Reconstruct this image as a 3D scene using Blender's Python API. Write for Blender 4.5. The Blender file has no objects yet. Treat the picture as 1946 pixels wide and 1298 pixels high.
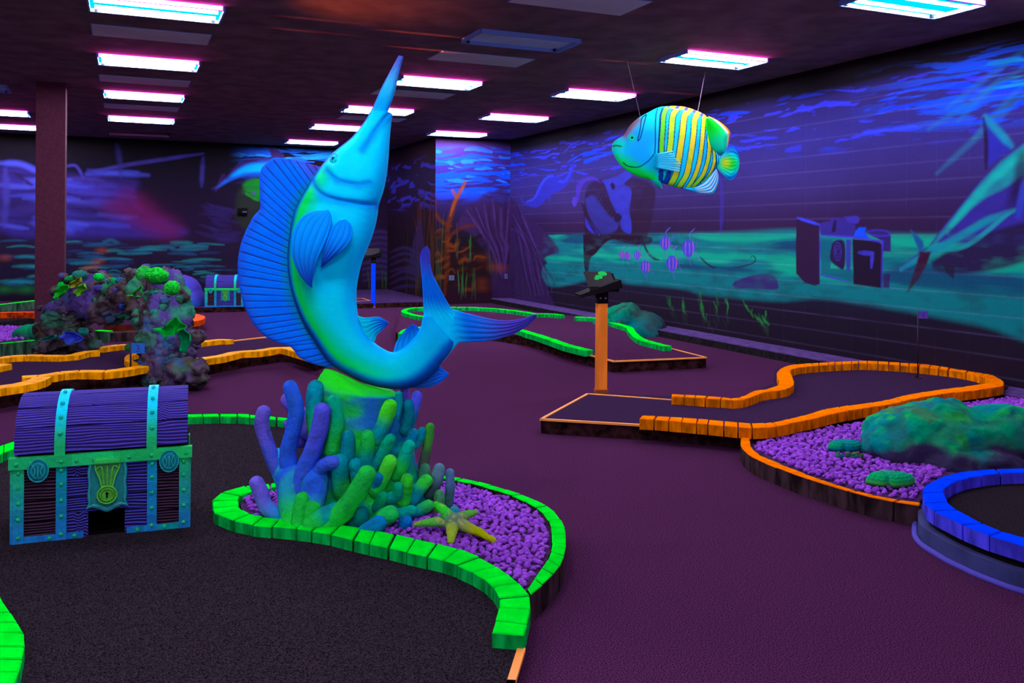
import bpy, bmesh, math, random
import numpy as np
from mathutils import Matrix, Vector, Euler
random.seed(7)
RNG = np.random.default_rng(11)
SC = bpy.context.scene
COL = SC.collection
PI = math.pi

# ------------------------------------------------------------------ camera
FPX, PX0, PY0 = 1690.0, 973.0, 442.5          # focal length in pixels, principal point
YAW = math.atan2(736.0, FPX)                  # the room's long axis lies to the left of the view
ROLL = math.radians(0.43)
EYE, CEIL = 1.6, 3.73
cam = bpy.data.cameras.new('camera')
cam.sensor_width = 36.0
cam.lens = 36.0 * FPX / 1946.0
cam.shift_x = 0.0
cam.shift_y = -(649.0 - PY0) / 1946.0
cam.clip_end = 200
camo = bpy.data.objects.new('camera', cam)
COL.objects.link(camo)
camo.matrix_world = (Matrix.Translation((0, 0, EYE)) @ Matrix.Rotation(-YAW, 4, 'Z')
                     @ Matrix.Rotation(PI / 2, 4, 'X') @ Matrix.Rotation(ROLL, 4, 'Z'))
SC.camera = camo

# ------------------------------------------------------------------ world and exposure
w = bpy.data.worlds.new('ambient_fill')  # violet ambient fill added through the sides left open
SC.world = w
w.use_nodes = True
w.node_tree.nodes['Background'].inputs[0].default_value = (0.30, 0.20, 0.42, 1)
w.node_tree.nodes['Background'].inputs[1].default_value = 2.3
SC.view_settings.view_transform = 'Standard'
SC.view_settings.look = 'None'
SC.view_settings.gamma = 1.0
SC.view_settings.exposure = 0.2
SC.view_settings.use_curve_mapping = False
TUBE_POWER = 210.0                             # radiance of the fluorescent tubes

# ------------------------------------------------------------------ photograph <-> place
FW = np.array([math.sin(YAW), math.cos(YAW), 0.0])
RT = np.array([math.cos(YAW), -math.sin(YAW), 0.0])
UP = np.array([0.0, 0.0, 1.0])
CAM = np.array([0.0, 0.0, EYE])
_c, _s = math.cos(ROLL), math.sin(ROLL)
def ray(px, py):                              # direction with unit depth along the view axis
    u = (np.asarray(px, float) - PX0) / FPX
    v = (np.asarray(py, float) - PY0) / FPX
    u0, v0 = u * _c + v * _s, -u * _s + v * _c
    return FW + u0[..., None] * RT - v0[..., None] * UP
def D(px, py, d):                             # point at depth d
    return CAM + ray(px, py) * np.asarray(d, float)[..., None]
def P(px, py, z=0.0):                         # point on the level plane z
    r = ray(px, py)
    return CAM + r * ((z - EYE) / r[..., 2])[..., None]
def WX(px, py, X):
    r = ray(px, py)
    return CAM + r * (X / r[..., 0])[..., None]
def WY(px, py, Y):
    r = ray(px, py)
    return CAM + r * (Y / r[..., 1])[..., None]
def depth(p): return float(np.dot(np.asarray(p) - CAM, FW))
def mpp(d): return d / FPX                    # metres per pixel at depth d

def lin(c):                                   # display colour 0..255 -> linear
    c = np.asarray(c, float) / 255.0
    return np.where(c <= 0.04045, c / 12.92, ((c + 0.055) / 1.055) ** 2.4)

# ------------------------------------------------------------------ noise
def _h(i, j, k, s):
    n = (i * 374761393 + j * 668265263 + k * 2147483647 + s * 1274126177) & 0xFFFFFFFF
    n = ((n ^ (n >> 13)) * 1274126177) & 0xFFFFFFFF
    return ((n ^ (n >> 16)) & 0xFFFF) / 65535.0
def vnoise(x, y, z=0.0, s=0):
    x, y, z = np.broadcast_arrays(np.asarray(x, float), np.asarray(y, float), np.asarray(z, float))
    i, j, k = np.floor(x).astype(np.int64), np.floor(y).astype(np.int64), np.floor(z).astype(np.int64)
    fx, fy, fz = x - i, y - j, z - k
    fx, fy, fz = [f * f * (3 - 2 * f) for f in (fx, fy, fz)]
    r = 0
    for a in (0, 1):
        for b in (0, 1):
            for c in (0, 1):
                r = r + _h(i + a, j + b, k + c, s) * (fx if a else 1 - fx) * (fy if b else 1 - fy) * (fz if c else 1 - fz)
    return r
def fbm(x, y, z=0.0, o=4, s=0, g=0.5):
    t, a, n = 0, 1.0, 0
    for q in range(o):
        t = t + a * vnoise(np.asarray(x) * 2 ** q, np.asarray(y) * 2 ** q, np.asarray(z) * 2 ** q, s + q)
        n += a
        a *= g
    return t / n
def sstep(a, b, x):
    t = np.clip((np.asarray(x, float) - a) / (b - a), 0, 1)
    return t * t * (3 - 2 * t)
def mixc(c, d, t):
    t = np.asarray(t, float)[..., None]
    return np.asarray(c, float) * (1 - t) + np.asarray(d, float) * t

# ------------------------------------------------------------------ curves
def spline(pts, k=12):
    p = np.asarray(pts, float)
    if len(p) < 3:
        t = np.linspace(0, 1, k + 1)[:, None]
        return p[0] * (1 - t) + p[-1] * t
    q = np.vstack([2 * p[0] - p[1], p, 2 * p[-1] - p[-2]])
    out = []
    for i in range(1, len(q) - 2):
        t = np.linspace(0, 1, k, endpoint=False)[:, None]
        a, b, c, d = q[i - 1], q[i], q[i + 1], q[i + 2]
        out.append(0.5 * (2 * b + (c - a) * t + (2 * a - 5 * b + 4 * c - d) * t ** 2 + (3 * b - a - 3 * c + d) * t ** 3))
    out.append(p[-1:])
    return np.vstack(out)
def resample(p, n):
    p = np.asarray(p, float)
    s = np.r_[0, np.cumsum(np.linalg.norm(np.diff(p, axis=0), axis=1))]
    t = np.linspace(0, s[-1], n)
    return np.stack([np.interp(t, s, p[:, i]) for i in range(p.shape[1])], 1)
def pdist(x, y, poly, closed=False):          # distance to a polyline
    x, y = np.asarray(x, float), np.asarray(y, float)
    poly = np.asarray(poly, float)
    d = np.full(x.shape, 1e9)
    n = len(poly)
    for i in range(n if closed else n - 1):
        ax, ay = poly[i]
        bx, by = poly[(i + 1) % n]
        vx, vy = bx - ax, by - ay
        t = np.clip(((x - ax) * vx + (y - ay) * vy) / (vx * vx + vy * vy + 1e-12), 0, 1)
        d = np.minimum(d, np.hypot(x - ax - t * vx, y - ay - t * vy))
    return d
def inside(x, y, poly):
    x, y = np.asarray(x, float), np.asarray(y, float)
    r = np.zeros(x.shape, bool)
    n = len(poly)
    for i in range(n):
        ax, ay = poly[i]
        bx, by = poly[(i + 1) % n]
        if ay == by: continue
        c = ((ay > y) != (by > y)) & (x < (bx - ax) * (y - ay) / (by - ay) + ax)
        r ^= c
    return r

# ------------------------------------------------------------------ materials
MATS = {}
def nt(m):
    m.use_nodes = True
    return m.node_tree, m.node_tree.nodes['Principled BSDF']
def base(name, color=(0.5, 0.5, 0.5), rough=0.75, spec=0.15, vcol=False, speck=None, bump=None, stretch=None):
    """speck=(scale, dark, light): fine variation of the colour; bump=(scale, strength)"""
    if name in MATS: return MATS[name]
    m = bpy.data.materials.new(name)
    t, b = nt(m)
    N, L = t.nodes, t.links
    b.inputs['Roughness'].default_value = rough
    b.inputs['Specular IOR Level'].default_value = spec
    b.inputs['Base Color'].default_value = (*color, 1)
    src = None
    if vcol:
        a = N.new('ShaderNodeVertexColor'); a.layer_name = 'Col'
        src = a.outputs['Color']
    tc = N.new('ShaderNodeTexCoord')
    mp = N.new('ShaderNodeMapping'); L.new(tc.outputs['Object'], mp.inputs[0])
    if stretch: mp.inputs['Scale'].default_value = stretch
    if speck:
        n = N.new('ShaderNodeTexNoise'); n.inputs['Scale'].default_value = speck[0]; n.inputs['Detail'].default_value = 3
        L.new(mp.outputs[0], n.inputs['Vector'])
        r = N.new('ShaderNodeMapRange')
        r.inputs['From Min'].default_value = 0.35; r.inputs['From Max'].default_value = 0.65
        r.inputs['To Min'].default_value = speck[1]; r.inputs['To Max'].default_value = speck[2]
        L.new(n.outputs['Fac'], r.inputs['Value'])
        mx = N.new('ShaderNodeVectorMath'); mx.operation = 'SCALE'
        if src is not None: L.new(src, mx.inputs[0])
        else: mx.inputs[0].default_value = color
        L.new(r.outputs[0], mx.inputs['Scale'])
        src = mx.outputs[0]
    if src is not None: L.new(src, b.inputs['Base Color'])
    if bump:
        n = N.new('ShaderNodeTexNoise'); n.inputs['Scale'].default_value = bump[0]; n.inputs['Detail'].default_value = 5
        L.new(mp.outputs[0], n.inputs['Vector'])
        bp = N.new('ShaderNodeBump'); bp.inputs['Strength'].default_value = bump[1]; bp.inputs['Distance'].default_value = 0.02
        L.new(n.outputs['Fac'], bp.inputs['Height']); L.new(bp.outputs[0], b.inputs['Normal'])
    MATS[name] = m
    return m

# ------------------------------------------------------------------ meshes
def mesh_obj(name, V, Fa, mats, mi=None, col=None, smooth=False, parent=None, fixn=False, kind=None):
    """V in world metres; the object's origin is the foot of its mesh, or its root's origin when it is a part"""
    V = np.asarray(V, float).reshape(-1, 3)
    if parent is None:
        org = np.array([(V[:, 0].min() + V[:, 0].max()) / 2, (V[:, 1].min() + V[:, 1].max()) / 2, V[:, 2].min()])
    else:
        r = parent
        while r.parent is not None: r = r.parent
        org = np.array(r.location)
    me = bpy.data.meshes.new(name)
    me.from_pydata((V - org).tolist(), [], [list(map(int, f)) for f in Fa])
    if not isinstance(mats, (list, tuple)): mats = [mats]
    for m in mats: me.materials.append(m)
    if mi is not None: me.polygons.foreach_set('material_index', np.asarray(mi, np.int32))
    if col is not None:
        a = me.color_attributes.new('Col', 'FLOAT_COLOR', 'POINT')
        c = np.ones((len(V), 4), np.float32)
        c[:, :3] = np.clip(col, 0, 1)
        a.data.foreach_set('color', c.ravel())
    if smooth: me.polygons.foreach_set('use_smooth', np.ones(len(me.polygons), bool))
    me.update()
    if fixn:
        b = bmesh.new(); b.from_mesh(me)
        bmesh.ops.recalc_face_normals(b, faces=b.faces)
        b.to_mesh(me); b.free()
    o = bpy.data.objects.new(name, me)
    COL.objects.link(o)
    if parent is None: o.location = org
    else:
        o.parent = parent
        if parent.parent is not None or parent.type == 'MESH': o.location = (0, 0, 0)
    if kind: o['kind'] = kind
    return o
def tag(o, label, cat, group=None, kind=None):
    o['label'] = label; o['category'] = cat
    if group: o['group'] = group
    if kind: o['kind'] = kind
    return o
def thing(name, loc, label, cat, group=None):
    o = bpy.data.objects.new(name, None)
    COL.objects.link(o)
    o.location = [float(v) for v in loc]
    o.empty_display_size = 0.1
    return tag(o, label, cat, group)
def dup(root, loc, label=None):
    def cp(o, par):
        c = o.copy(); COL.objects.link(c)
        if par is not None: c.parent = par
        for ch in o.children: cp(ch, c)
        return c
    r = cp(root, None)
    r.location = loc
    if label: r['label'] = label
    return r

class MB:
    def __init__(s): s.v, s.f, s.m, s.c, s.n = [], [], [], [], 0
    def add(s, V, Fa, mi=0, col=None):
        V = np.asarray(V, float).reshape(-1, 3)
        s.v.append(V)
        s.f += [[int(i) + s.n for i in f] for f in Fa]
        s.m += list(mi) if hasattr(mi, '__len__') else [mi] * len(Fa)
        s.c.append(np.broadcast_to(np.asarray(col if col is not None else (.5, .5, .5), float), (len(V), 3)))
        s.n += len(V)
    def build(s, name, mats, parent=None, smooth=False, vcol=False, fixn=False, kind=None):
        return mesh_obj(name, np.vstack(s.v), s.f, mats, s.m, np.vstack(s.c) if vcol else None, smooth, parent, fixn, kind)
    def box(s, lo, hi, fr=None, mi=0, col=None, bev=0.0):
        """box in a frame fr=(origin, e1, e2, e3); bev bevels all edges"""
        lo, hi = np.asarray(lo, float), np.asarray(hi, float)
        if bev <= 0:
            V = np.array([[x, y, z] for x in (lo[0], hi[0]) for y in (lo[1], hi[1]) for z in (lo[2], hi[2])])
            Fa = [(0, 1, 3, 2), (4, 6, 7, 5), (0, 4, 5, 1), (2, 3, 7, 6), (0, 2, 6, 4), (1, 5, 7, 3)]
        else:
            V, Fa = [], []
            b = bmesh.new(); bmesh.ops.create_cube(b, size=1)
            for v in b.verts: v.co = Vector([lo[i] if v.co[i] < 0 else hi[i] for i in range(3)])
            bmesh.ops.bevel(b, geom=list(b.edges), offset=bev, segments=2, affect='EDGES', profile=0.6)
            b.verts.ensure_lookup_table(); b.verts.index_update()
            V = np.array([v.co[:] for v in b.verts]); Fa = [[v.index for v in f.verts] for f in b.faces]
            b.free()
        if fr is not None: V = fr[0] + V @ np.array(fr[1:4])
        s.add(V, Fa, mi, col)
    def tube(s, path, rad, seg=10, mi=0, col=None, cap=True, squash=1.0):
        p = np.asarray(path, float); n = len(p)
        rad = np.broadcast_to(np.asarray(rad, float), (n,))
        T = np.gradient(p, axis=0); T /= np.linalg.norm(T, axis=1)[:, None] + 1e-9
        a = np.array([0, 0, 1.0]) if abs(T[0, 2]) < 0.9 else np.array([1.0, 0, 0])
        V = []
        u = np.cross(T[0], a); u /= np.linalg.norm(u)
        for i in range(n):
            u = u - T[i] * np.dot(u, T[i]); u /= np.linalg.norm(u) + 1e-9
            v = np.cross(T[i], u)
            th = np.linspace(0, 2 * PI, seg, endpoint=False)
            V.append(p[i] + rad[i] * (np.cos(th)[:, None] * u + squash * np.sin(th)[:, None] * v))
        V = np.vstack(V)
        Fa = [(i * seg + j, i * seg + (j + 1) % seg, (i + 1) * seg + (j + 1) % seg, (i + 1) * seg + j) for i in range(n - 1) for j in range(seg)]
        if cap: Fa += [tuple(range(seg))[::-1], tuple(range((n - 1) * seg, n * seg))]
        if col is not None and np.ndim(col) == 2: col = np.repeat(np.asarray(col), seg, axis=0)
        s.add(V, Fa, mi, col)
    def ico(s, c, r, sub=2, rot=None, mi=0, col=None, noise=0.0, seed=0, fr=None):
        V, Fa = ico(sub)
        V = V * (1 + noise * (fbm(V[:, 0] * 2 + 9 * seed, V[:, 1] * 2, V[:, 2] * 2, 3, seed) - .5)[:, None]) if noise else V.copy()
        V = V * np.asarray(r, float)
        if rot is not None: V = V @ np.array(Euler(rot).to_matrix()).T
        V = V + np.asarray(c, float)
        if fr is not None: V = fr[0] + V @ np.array(fr[1:4])
        s.add(V, Fa, mi, col)
_ICO = {}
def ico(sub):
    if sub not in _ICO:
        b = bmesh.new(); bmesh.ops.create_icosphere(b, subdivisions=sub, radius=1)
        b.verts.ensure_lookup_table(); b.verts.index_update()
        _ICO[sub] = (np.array([v.co[:] for v in b.verts]), [[v.index for v in f.verts] for f in b.faces])
        b.free()
    return _ICO[sub]
def cappath(path, r, tip=True, k=5):          # path and radii of a finger with a rounded tip
    p = np.asarray(path, float); r = np.asarray(r, float)
    if not tip: return p, r
    t = p[-1] - p[-2]; t /= np.linalg.norm(t)
    a = np.linspace(0, PI / 2, k + 1)[1:]
    q = p[-1] + np.sin(a)[:, None] * t * r[-1]
    return np.vstack([p, q]), np.r_[r, np.maximum(np.cos(a) * r[-1], 1e-4)]
# ================================================================== the room
XR = 8.10                                     # right wall
YB, YC = 18.45, 22.6                          # near and far back walls
XJ = 6.30                                     # the jog between them
XL, Y0 = -13.0, -4.0
_p = WX(970, 300, XR); YB = float(_p[1])
_p = WY(828, 300, YB); XJ = float(_p[0])

carpet = base('speckled_carpet', (0.056, 0.0155, 0.050), 0.95, 0.0, speck=(190, 0.1, 2.1))
turf = base('black_turf', (0.0185, 0.0140, 0.0180), 0.95, 0.0, speck=(190, 0.1, 2.1))
turf2 = base('purple_turf', (0.034, 0.0155, 0.044), 0.95, 0.0, speck=(280, 0.2, 1.9))
darkside = base('dark_painted_edge', (0.028, 0.010, 0.010), 0.9, 0.0, speck=(14, 0.3, 1.7), bump=(60, 0.4))
blackside = base('black_edge', (0.012, 0.010, 0.012), 0.9, 0.05, speck=(20, 0.5, 1.6))
concrete = base('violet_lit_concrete', (0.10, 0.052, 0.20), 0.9, 0.05, speck=(12, 0.7, 1.2), bump=(50, 0.3))
ceilm = base('dark_ceiling_paint', (0.155, 0.105, 0.115), 0.9, 0.05, speck=(3, 0.8, 1.25), bump=(140, 0.4))
colm = base('column_paint', (0.062, 0.014, 0.030), 0.85, 0.1, speck=(40, 0.85, 1.15))

m = MB(); m.box((XL, Y0, -0.1), (XR, YC, 0.0)); m.build('floor', carpet, kind='structure')
m = MB(); m.box((XL, Y0, CEIL), (XR + .2, YC + .2, CEIL + 0.12)); m.build('ceiling', ceilm, kind='structure')

# ---- painting on the walls: colours laid on a fine wall mesh, in metres along (s) and up (z)
class Wall:
    def __init__(s, to_st, S, Z, gain=1.0):
        s.f, s.S, s.Z, s.gain = to_st, S, Z, gain
        s.C = np.zeros(S.shape + (3,))
        s.N = np.clip(.45 + 1.0 * fbm(S * 3.5, Z * 9, 0, 4, 91), 0, 1.0)   # dry brush
    def pt(s, pts): return np.array([s.f(x, y) for x, y in pts])
    def blend(s, mask, color, a=1.0):
        s.C += (np.asarray(color, float) - s.C) * (np.clip(mask, 0, 1) * a)[..., None]
    def _sub(s, p, pad):
        lo, hi = p.min(0) - pad, p.max(0) + pad
        return (s.S >= lo[0]) & (s.S <= hi[0]) & (s.Z >= lo[1]) & (s.Z <= hi[1])
    def poly(s, pts, color, soft=0.02, a=1.0, smooth=True):
        p = s.pt(pts)
        if smooth: p = spline(np.vstack([p, p[:1]]), 5)[:-1]
        k = s._sub(p, soft * 2)
        if not k.any(): return
        x, y = s.S[k], s.Z[k]
        d = pdist(x, y, p, True); d = np.where(inside(x, y, p), d, -d)
        al = sstep(-soft, soft, d) * a * (1 if soft < .015 else s.N[k])
        s.C[k] += (lin(color) - s.C[k]) * al[:, None]
    def stroke(s, pts, wd, color, soft=0.6, a=1.0, smooth=True):
        p = s.pt(pts)
        if smooth and len(p) > 2: p = spline(p, 5)
        k = s._sub(p, wd * 2)
        if not k.any(): return
        d = pdist(s.S[k], s.Z[k], p)
        L_ = np.linalg.norm(np.diff(p, axis=0), axis=1).sum()
        de = np.minimum(np.hypot(s.S[k] - p[0, 0], s.Z[k] - p[0, 1]), np.hypot(s.S[k] - p[-1, 0], s.Z[k] - p[-1, 1]))
        tp = .62 + .38 * sstep(0, .25 * L_, de)
        al = (1 - sstep(wd * tp * (1 - soft), wd * tp * (1 + soft * .5), d)) * a * s.N[k] * (.4 + .6 * tp)
        s.C[k] += (lin(color) - s.C[k]) * al[:, None]
    def glow(s, pt, rs, rz, color, a=1.0):
        c = s.f(*pt)
        d = np.hypot((s.S - c[0]) / rs, (s.Z - c[1]) / rz)
        s.C += (lin(color) - s.C) * (np.clip(1 - d, 0, 1) ** 1.5 * a)[..., None]

def grid_faces(nu, nv):
    i, j = np.meshgrid(np.arange(nu - 1), np.arange(nv - 1), indexing='ij')
    a = (i * nv + j).ravel()
    return np.stack([a, a + nv, a + nv + 1, a + 1], 1)
def fast_grid(name, V, C, mat):
    nu, nv = V.shape[:2]
    Fa = grid_faces(nu, nv)
    me = bpy.data.meshes.new(name)
    me.vertices.add(nu * nv); me.vertices.foreach_set('co', V.reshape(-1).astype(np.float32))
    me.loops.add(len(Fa) * 4); me.loops.foreach_set('vertex_index', Fa.ravel().astype(np.int32))
    me.polygons.add(len(Fa))
    me.polygons.foreach_set('loop_start', np.arange(0, len(Fa) * 4, 4, dtype=np.int32))
    try: me.polygons.foreach_set('loop_total', np.full(len(Fa), 4, np.int32))
    except Exception: pass
    me.update(calc_edges=True); me.validate()
    a = me.color_attributes.new('Col', 'FLOAT_COLOR', 'POINT')
    c = np.ones((nu * nv, 4), np.float32); c[:, :3] = np.clip(C.reshape(-1, 3) * .84, 0, 1)
    a.data.foreach_set('color', c.ravel())
    me.materials.append(mat)
    o = bpy.data.objects.new(name, me); COL.objects.link(o)
    o['kind'] = 'structure'
    return o
muralm = base('mural_paint', vcol=True, rough=0.85, spec=0.08, bump=(25, 0.12))

def streaks(Wl, dens, z0, z1, color, sx=1.6, sz=14, seed=0, a=1.0, th=.62, tilt=0.0, mask=1.0):
    x, z = Wl.S * sx, (Wl.Z + tilt * Wl.S) * sz
    wob = fbm(x * .5, z * .12, 0, 2, seed + 5)
    n = fbm(x + wob, z * 1.25 + wob * 3.2, 0, 3, seed, .55)
    m_ = sstep(th, th + .07, n + dens)
    m_ *= sstep(z0, z0 + .35, Wl.Z) * (1 - sstep(z1 - .12, z1 + .1, Wl.Z)) * mask
    Wl.blend(m_, lin(color), a)

TEAL = (5, 150, 140); TEAL2 = (0, 120, 130); NAVY = (50, 42, 110)
# ---------------------------------------------------------------- right wall
xr = np.linspace(1985, 969.5, 980)
yy = WX(xr, np.full(xr.shape, 300.0), XR)[:, 1]; yy[-1] = YB; yy[0] = 5.0
zz = np.linspace(0, CEIL, 330)
S, Z = np.meshgrid(yy, zz, indexing='ij')
R = Wall(lambda x, y: WX(np.float64(x), np.float64(y), XR)[[1, 2]], S, Z)
hb = lambda y: 0.0
# ground colours by height
C = np.zeros(S.shape + (3,))
keys = [(0, (30, 18, 34)), (0.55, (32, 22, 42)), (0.95, (30, 28, 60)), (1.15, (24, 70, 100)), (1.5, (40, 30, 70)), (1.75, (52, 28, 72)), (2.3, (56, 44, 112)), (2.9, (50, 46, 130)), (3.35, (48, 40, 110)), (3.5, (20, 16, 26)), (3.73, (8, 7, 8))]
for ch in range(3):
    C[..., ch] = np.interp(Z + .12 * (fbm(S * .6, Z * 2, 0, 3, 3) - .5), [k[0] for k in keys], [lin(k[1])[ch] for k in keys])
R.C = C
R.C *= (1 + .35 * (fbm(S * .5, Z * 1.2, 0, 3, 8) - .5))[..., None]
# seabed
sb = [(1025, 448), (1120, 446), (1230, 445), (1400, 441), (1500, 436), (1640, 441), (1760, 446), (1850, 440), (1990, 430), (1990, 640), (1860, 618), (1700, 588), (1560, 568), (1470, 572), (1340, 560), (1290, 548), (1200, 540), (1130, 532), (1050, 545), (1020, 520), (1040, 498), (1015, 480)]
R.poly(sb, (4, 130, 132), .05, .95)
sm = sstep(.0, 1, 1)
n1 = fbm(S * .55, Z * 5.5, 0, 3, 21)
msk = sstep(.95, 1.1, Z) * (1 - sstep(1.55, 1.65, Z))
inb = R.C[..., 1] > lin((0, 80, 0))[1]
R.blend(inb * sstep(.5, .68, n1) * msk, lin((5, 190, 140)), .75)
R.blend(inb * (1 - sstep(.33, .46, n1)) * msk, lin((15, 60, 105)), .75)
# waves below the surface
streaks(R, -.02, 2.55, 3.42, (50, 60, 235), 2.2, 14, 40, .9, .60)
streaks(R, -.07, 2.55, 3.4, (10, 70, 255), 1.1, 9, 60, .95, .60)
rightm = 1 - sstep(6.3, 8.6, S)
streaks(R, .06, 2.6, 3.5, (20, 90, 240), 1.8, 16, 80, .9, .58, mask=rightm)
streaks(R, .0, 2.7, 3.45, (20, 190, 215), 1.5, 13, 90, .8, .60, mask=1 - sstep(5.7, 7.0, S))
for a_, b_ in (((1946, 128), (1765, 245)), ((1946, 95), (1800, 205)), ((1946, 160), (1850, 262)), ((1900, 150), (1820, 230)), ((1946, 180), (1780, 330))):
    R.stroke([a_, b_], .045, (25, 140, 170), 1.0, .38, False)
# lower gloom and weed
for x0, y0, x1, y1 in ((1272, 565, 1285, 600), (1300, 567, 1305, 605), (1330, 556, 1340, 605), (1335, 580, 1352, 620), (1366, 556, 1364, 612), (1385, 562, 1382, 610), (1420, 575, 1455, 620), (1455, 592, 1462, 630), (1445, 600, 1460, 625)):
    for q in range(9):
        t = q / 8
        cx, cy = x0 + (x1 - x0) * t, y0 + (y1 - y0) * t
        R.stroke([(cx - 4 + random.uniform(-5, 5), cy + random.uniform(-5, 2)), (cx + random.uniform(-4, 4), cy + 11)], .018, (30, random.randint(90, 190), 60) if t < .6 else (38, 60, 46), .9, .6, False)
# painted block wall joints
for k in range(1, 19):
    zc = k * 0.2032 - .02
    ln = np.exp(-((Z - zc) / .0085) ** 2) * (0.35 + .65 * vnoise(S * 3, k * 7.3, 0, 5)) * (1 - sstep(3.2, 3.4, Z))
    R.C += ln[..., None] * np.array([.055, .045, .11]) * .75
for k in range(60):
    y_ = 5 + k * .4064
    for q in range(1, 19):
        if k % 2 == q % 2: continue
    ln = np.exp(-((S - y_) / .006) ** 2) * vnoise(S, Z * 5, 0, k) * .35 * (1 - sstep(3.2, 3.4, Z))
    R.C += ln[..., None] * np.array([.03, .02, .08])
# whale-rock skull
R.poly([(1112, 455), (1110, 400), (1120, 350), (1180, 335), (1240, 350), (1242, 400), (1232, 440), (1222, 452), (1160, 452)], (44, 20, 48), .05, .8)
R.poly([(1108, 445), (1225, 448), (1236, 462), (1212, 466), (1190, 462), (1165, 456), (1150, 462), (1132, 482), (1122, 492), (1117, 522), (1110, 505)], (40, 14, 42), .02, 1)
R.stroke([(1218, 450), (1230, 478), (1241, 490), (1252, 494)], .03, (36, 14, 44), .5, .95)
R.poly([(1094, 378), (1096, 350), (1110, 338), (1128, 336), (1142, 348), (1130, 342), (1112, 346), (1103, 362), (1100, 380)], (75, 50, 190), .02, .9)
R.poly([(1088, 376), (1094, 374), (1097, 384), (1092, 393), (1087, 386)], (80, 60, 200), .02, .9)
R.poly([(1112, 378), (1128, 372), (1150, 400), (1160, 412), (1176, 420), (1170, 438), (1146, 444), (1132, 430), (1118, 405)], (50, 52, 150), .04, .9)
R.poly([(1143, 343), (1175, 334), (1192, 322), (1200, 335), (1186, 350), (1200, 362), (1196, 400), (1200, 425), (1198, 444), (1182, 436), (1176, 415), (1160, 380), (1150, 352)], (52, 58, 190), .025, .95)
R.poly([(1160, 350), (1164, 347), (1169, 354), (1166, 361), (1162, 358)], (34, 18, 60), .012)
R.poly([(1168, 407), (1176, 405), (1182, 413), (1176, 423), (1168, 420)], (36, 18, 58), .02)
for q in range(7):
    x_ = 1140 + q * 4.3; y_ = 366 + q * 5
    R.stroke([(x_ + 4, y_), (x_, y_ + 9), (x_ - 5, y_ + 16)], .014, (32, 16, 46), .5, .95)
R.poly([(1112, 412), (1130, 432), (1140, 448), (1122, 440), (1113, 428)], (52, 56, 200), .02, .9)
R.poly([(1104, 385), (1112, 392), (1122, 420), (1138, 445), (1130, 444), (1112, 412)], (40, 16, 48), .02, .9)
# manta
mt = [(987, 370), (998, 384), (1012, 380), (1024, 352), (1036, 336), (1048, 331), (1060, 338), (1072, 336), (1084, 322), (1091, 305), (1090, 325), (1082, 345), (1068, 360), (1056, 366), (1046, 372), (1044, 388), (1040, 375), (1030, 388), (1018, 394), (1006, 392), (994, 386)]
R.poly(mt, (45, 50, 190), .018, .85)
R.stroke([(1000, 384), (1016, 376), (1028, 352), (1040, 337), (1052, 334)], .04, (50, 80, 235), .8, .8)
R.stroke([(1060, 345), (1076, 342), (1088, 318)], .035, (50, 70, 235), .8, .8)
# rock slope at the corner
R.poly([(969, 372), (985, 392), (1000, 412), (1020, 424), (1045, 450), (1062, 478), (1036, 490), (1030, 520), (1045, 560), (1050, 590), (969, 590)], (56, 32, 84), .03, 1)
for q in range(13):
    x_ = 969 + q * 6
    R.stroke([(969 + q * 2.0, 380 + random.uniform(0, 60)), (980 + q * 4.5 + random.uniform(-3, 3), 440 + q * 5), (990 + q * 5.2 + random.uniform(-4, 4), 500 + q * 3), (1005 + q * 4, 560)], random.uniform(.02, .045), (92, 56, 140) if q % 2 else (36, 20, 50), .9, .6)
for q in range(10):
    R.stroke([(975 + q * 6, 575), (972 + q * 6 + random.uniform(-6, 6), 545 - random.uniform(0, 50))], .012, (70, 80, 60), .8, .5)
# little striped fish
for x_, y_, h_ in ((1182, 484, 13), (1192, 487, 14), (1211, 485, 16), (1226, 507, 22), (1264, 462, 24), (1308, 472, 30), (1277, 500, 27)):
    wv = h_ * .45
    R.poly([(x_ - wv, y_), (x_ - wv * .4, y_ - h_ * .5), (x_ + wv * .5, y_ - h_ * .45), (x_ + wv, y_), (x_ + wv * .3, y_ + h_ * .55), (x_ - wv * .4, y_ + h_ * .5)], (70, 70, 215), .012, .95)
    R.stroke([(x_ + wv * .3, y_ - h_ * .5), (x_ + wv * .2, y_ - h_ * .9), (x_ + wv * .9, y_ - h_ * 1.25)], .012, (110, 90, 220), .6, .9)
    R.stroke([(x_, y_ + h_ * .5), (x_ + wv * .4, y_ + h_ * 1.15)], .011, (100, 80, 210), .6, .9)
    R.stroke([(x_ + wv, y_), (x_ + wv * 1.5, y_ - h_ * .8)], .01, (90, 80, 210), .6, .9)
    R.stroke([(x_ + wv, y_), (x_ + wv * 1.5, y_ + h_ * .7)], .01, (90, 80, 210), .6, .9)
    for q in (-.35, .15, .6):
        R.stroke([(x_ + q * wv, y_ - h_ * .42), (x_ + q * wv * 1.2, y_), (x_ + q * wv, y_ + h_ * .42)], .011, (225, 110, 90), .7, .85)
# sunken log and anchor chain
R.poly([(1397, 534), (1420, 526), (1455, 520), (1472, 526), (1480, 545), (1470, 551), (1430, 549), (1400, 548), (1392, 541)], (58, 34, 110), .02, .95)
R.stroke([(1330, 488), (1342, 500), (1355, 508), (1362, 508)], .016, (40, 20, 60), .5, .9)
R.stroke([(1395, 508), (1412, 506), (1432, 499), (1436, 492), (1430, 486), (1426, 491)], .014, (28, 34, 60), .5, .9)
R.stroke([(1362, 508), (1395, 512)], .01, (20, 60, 90), .5, .6)
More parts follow.
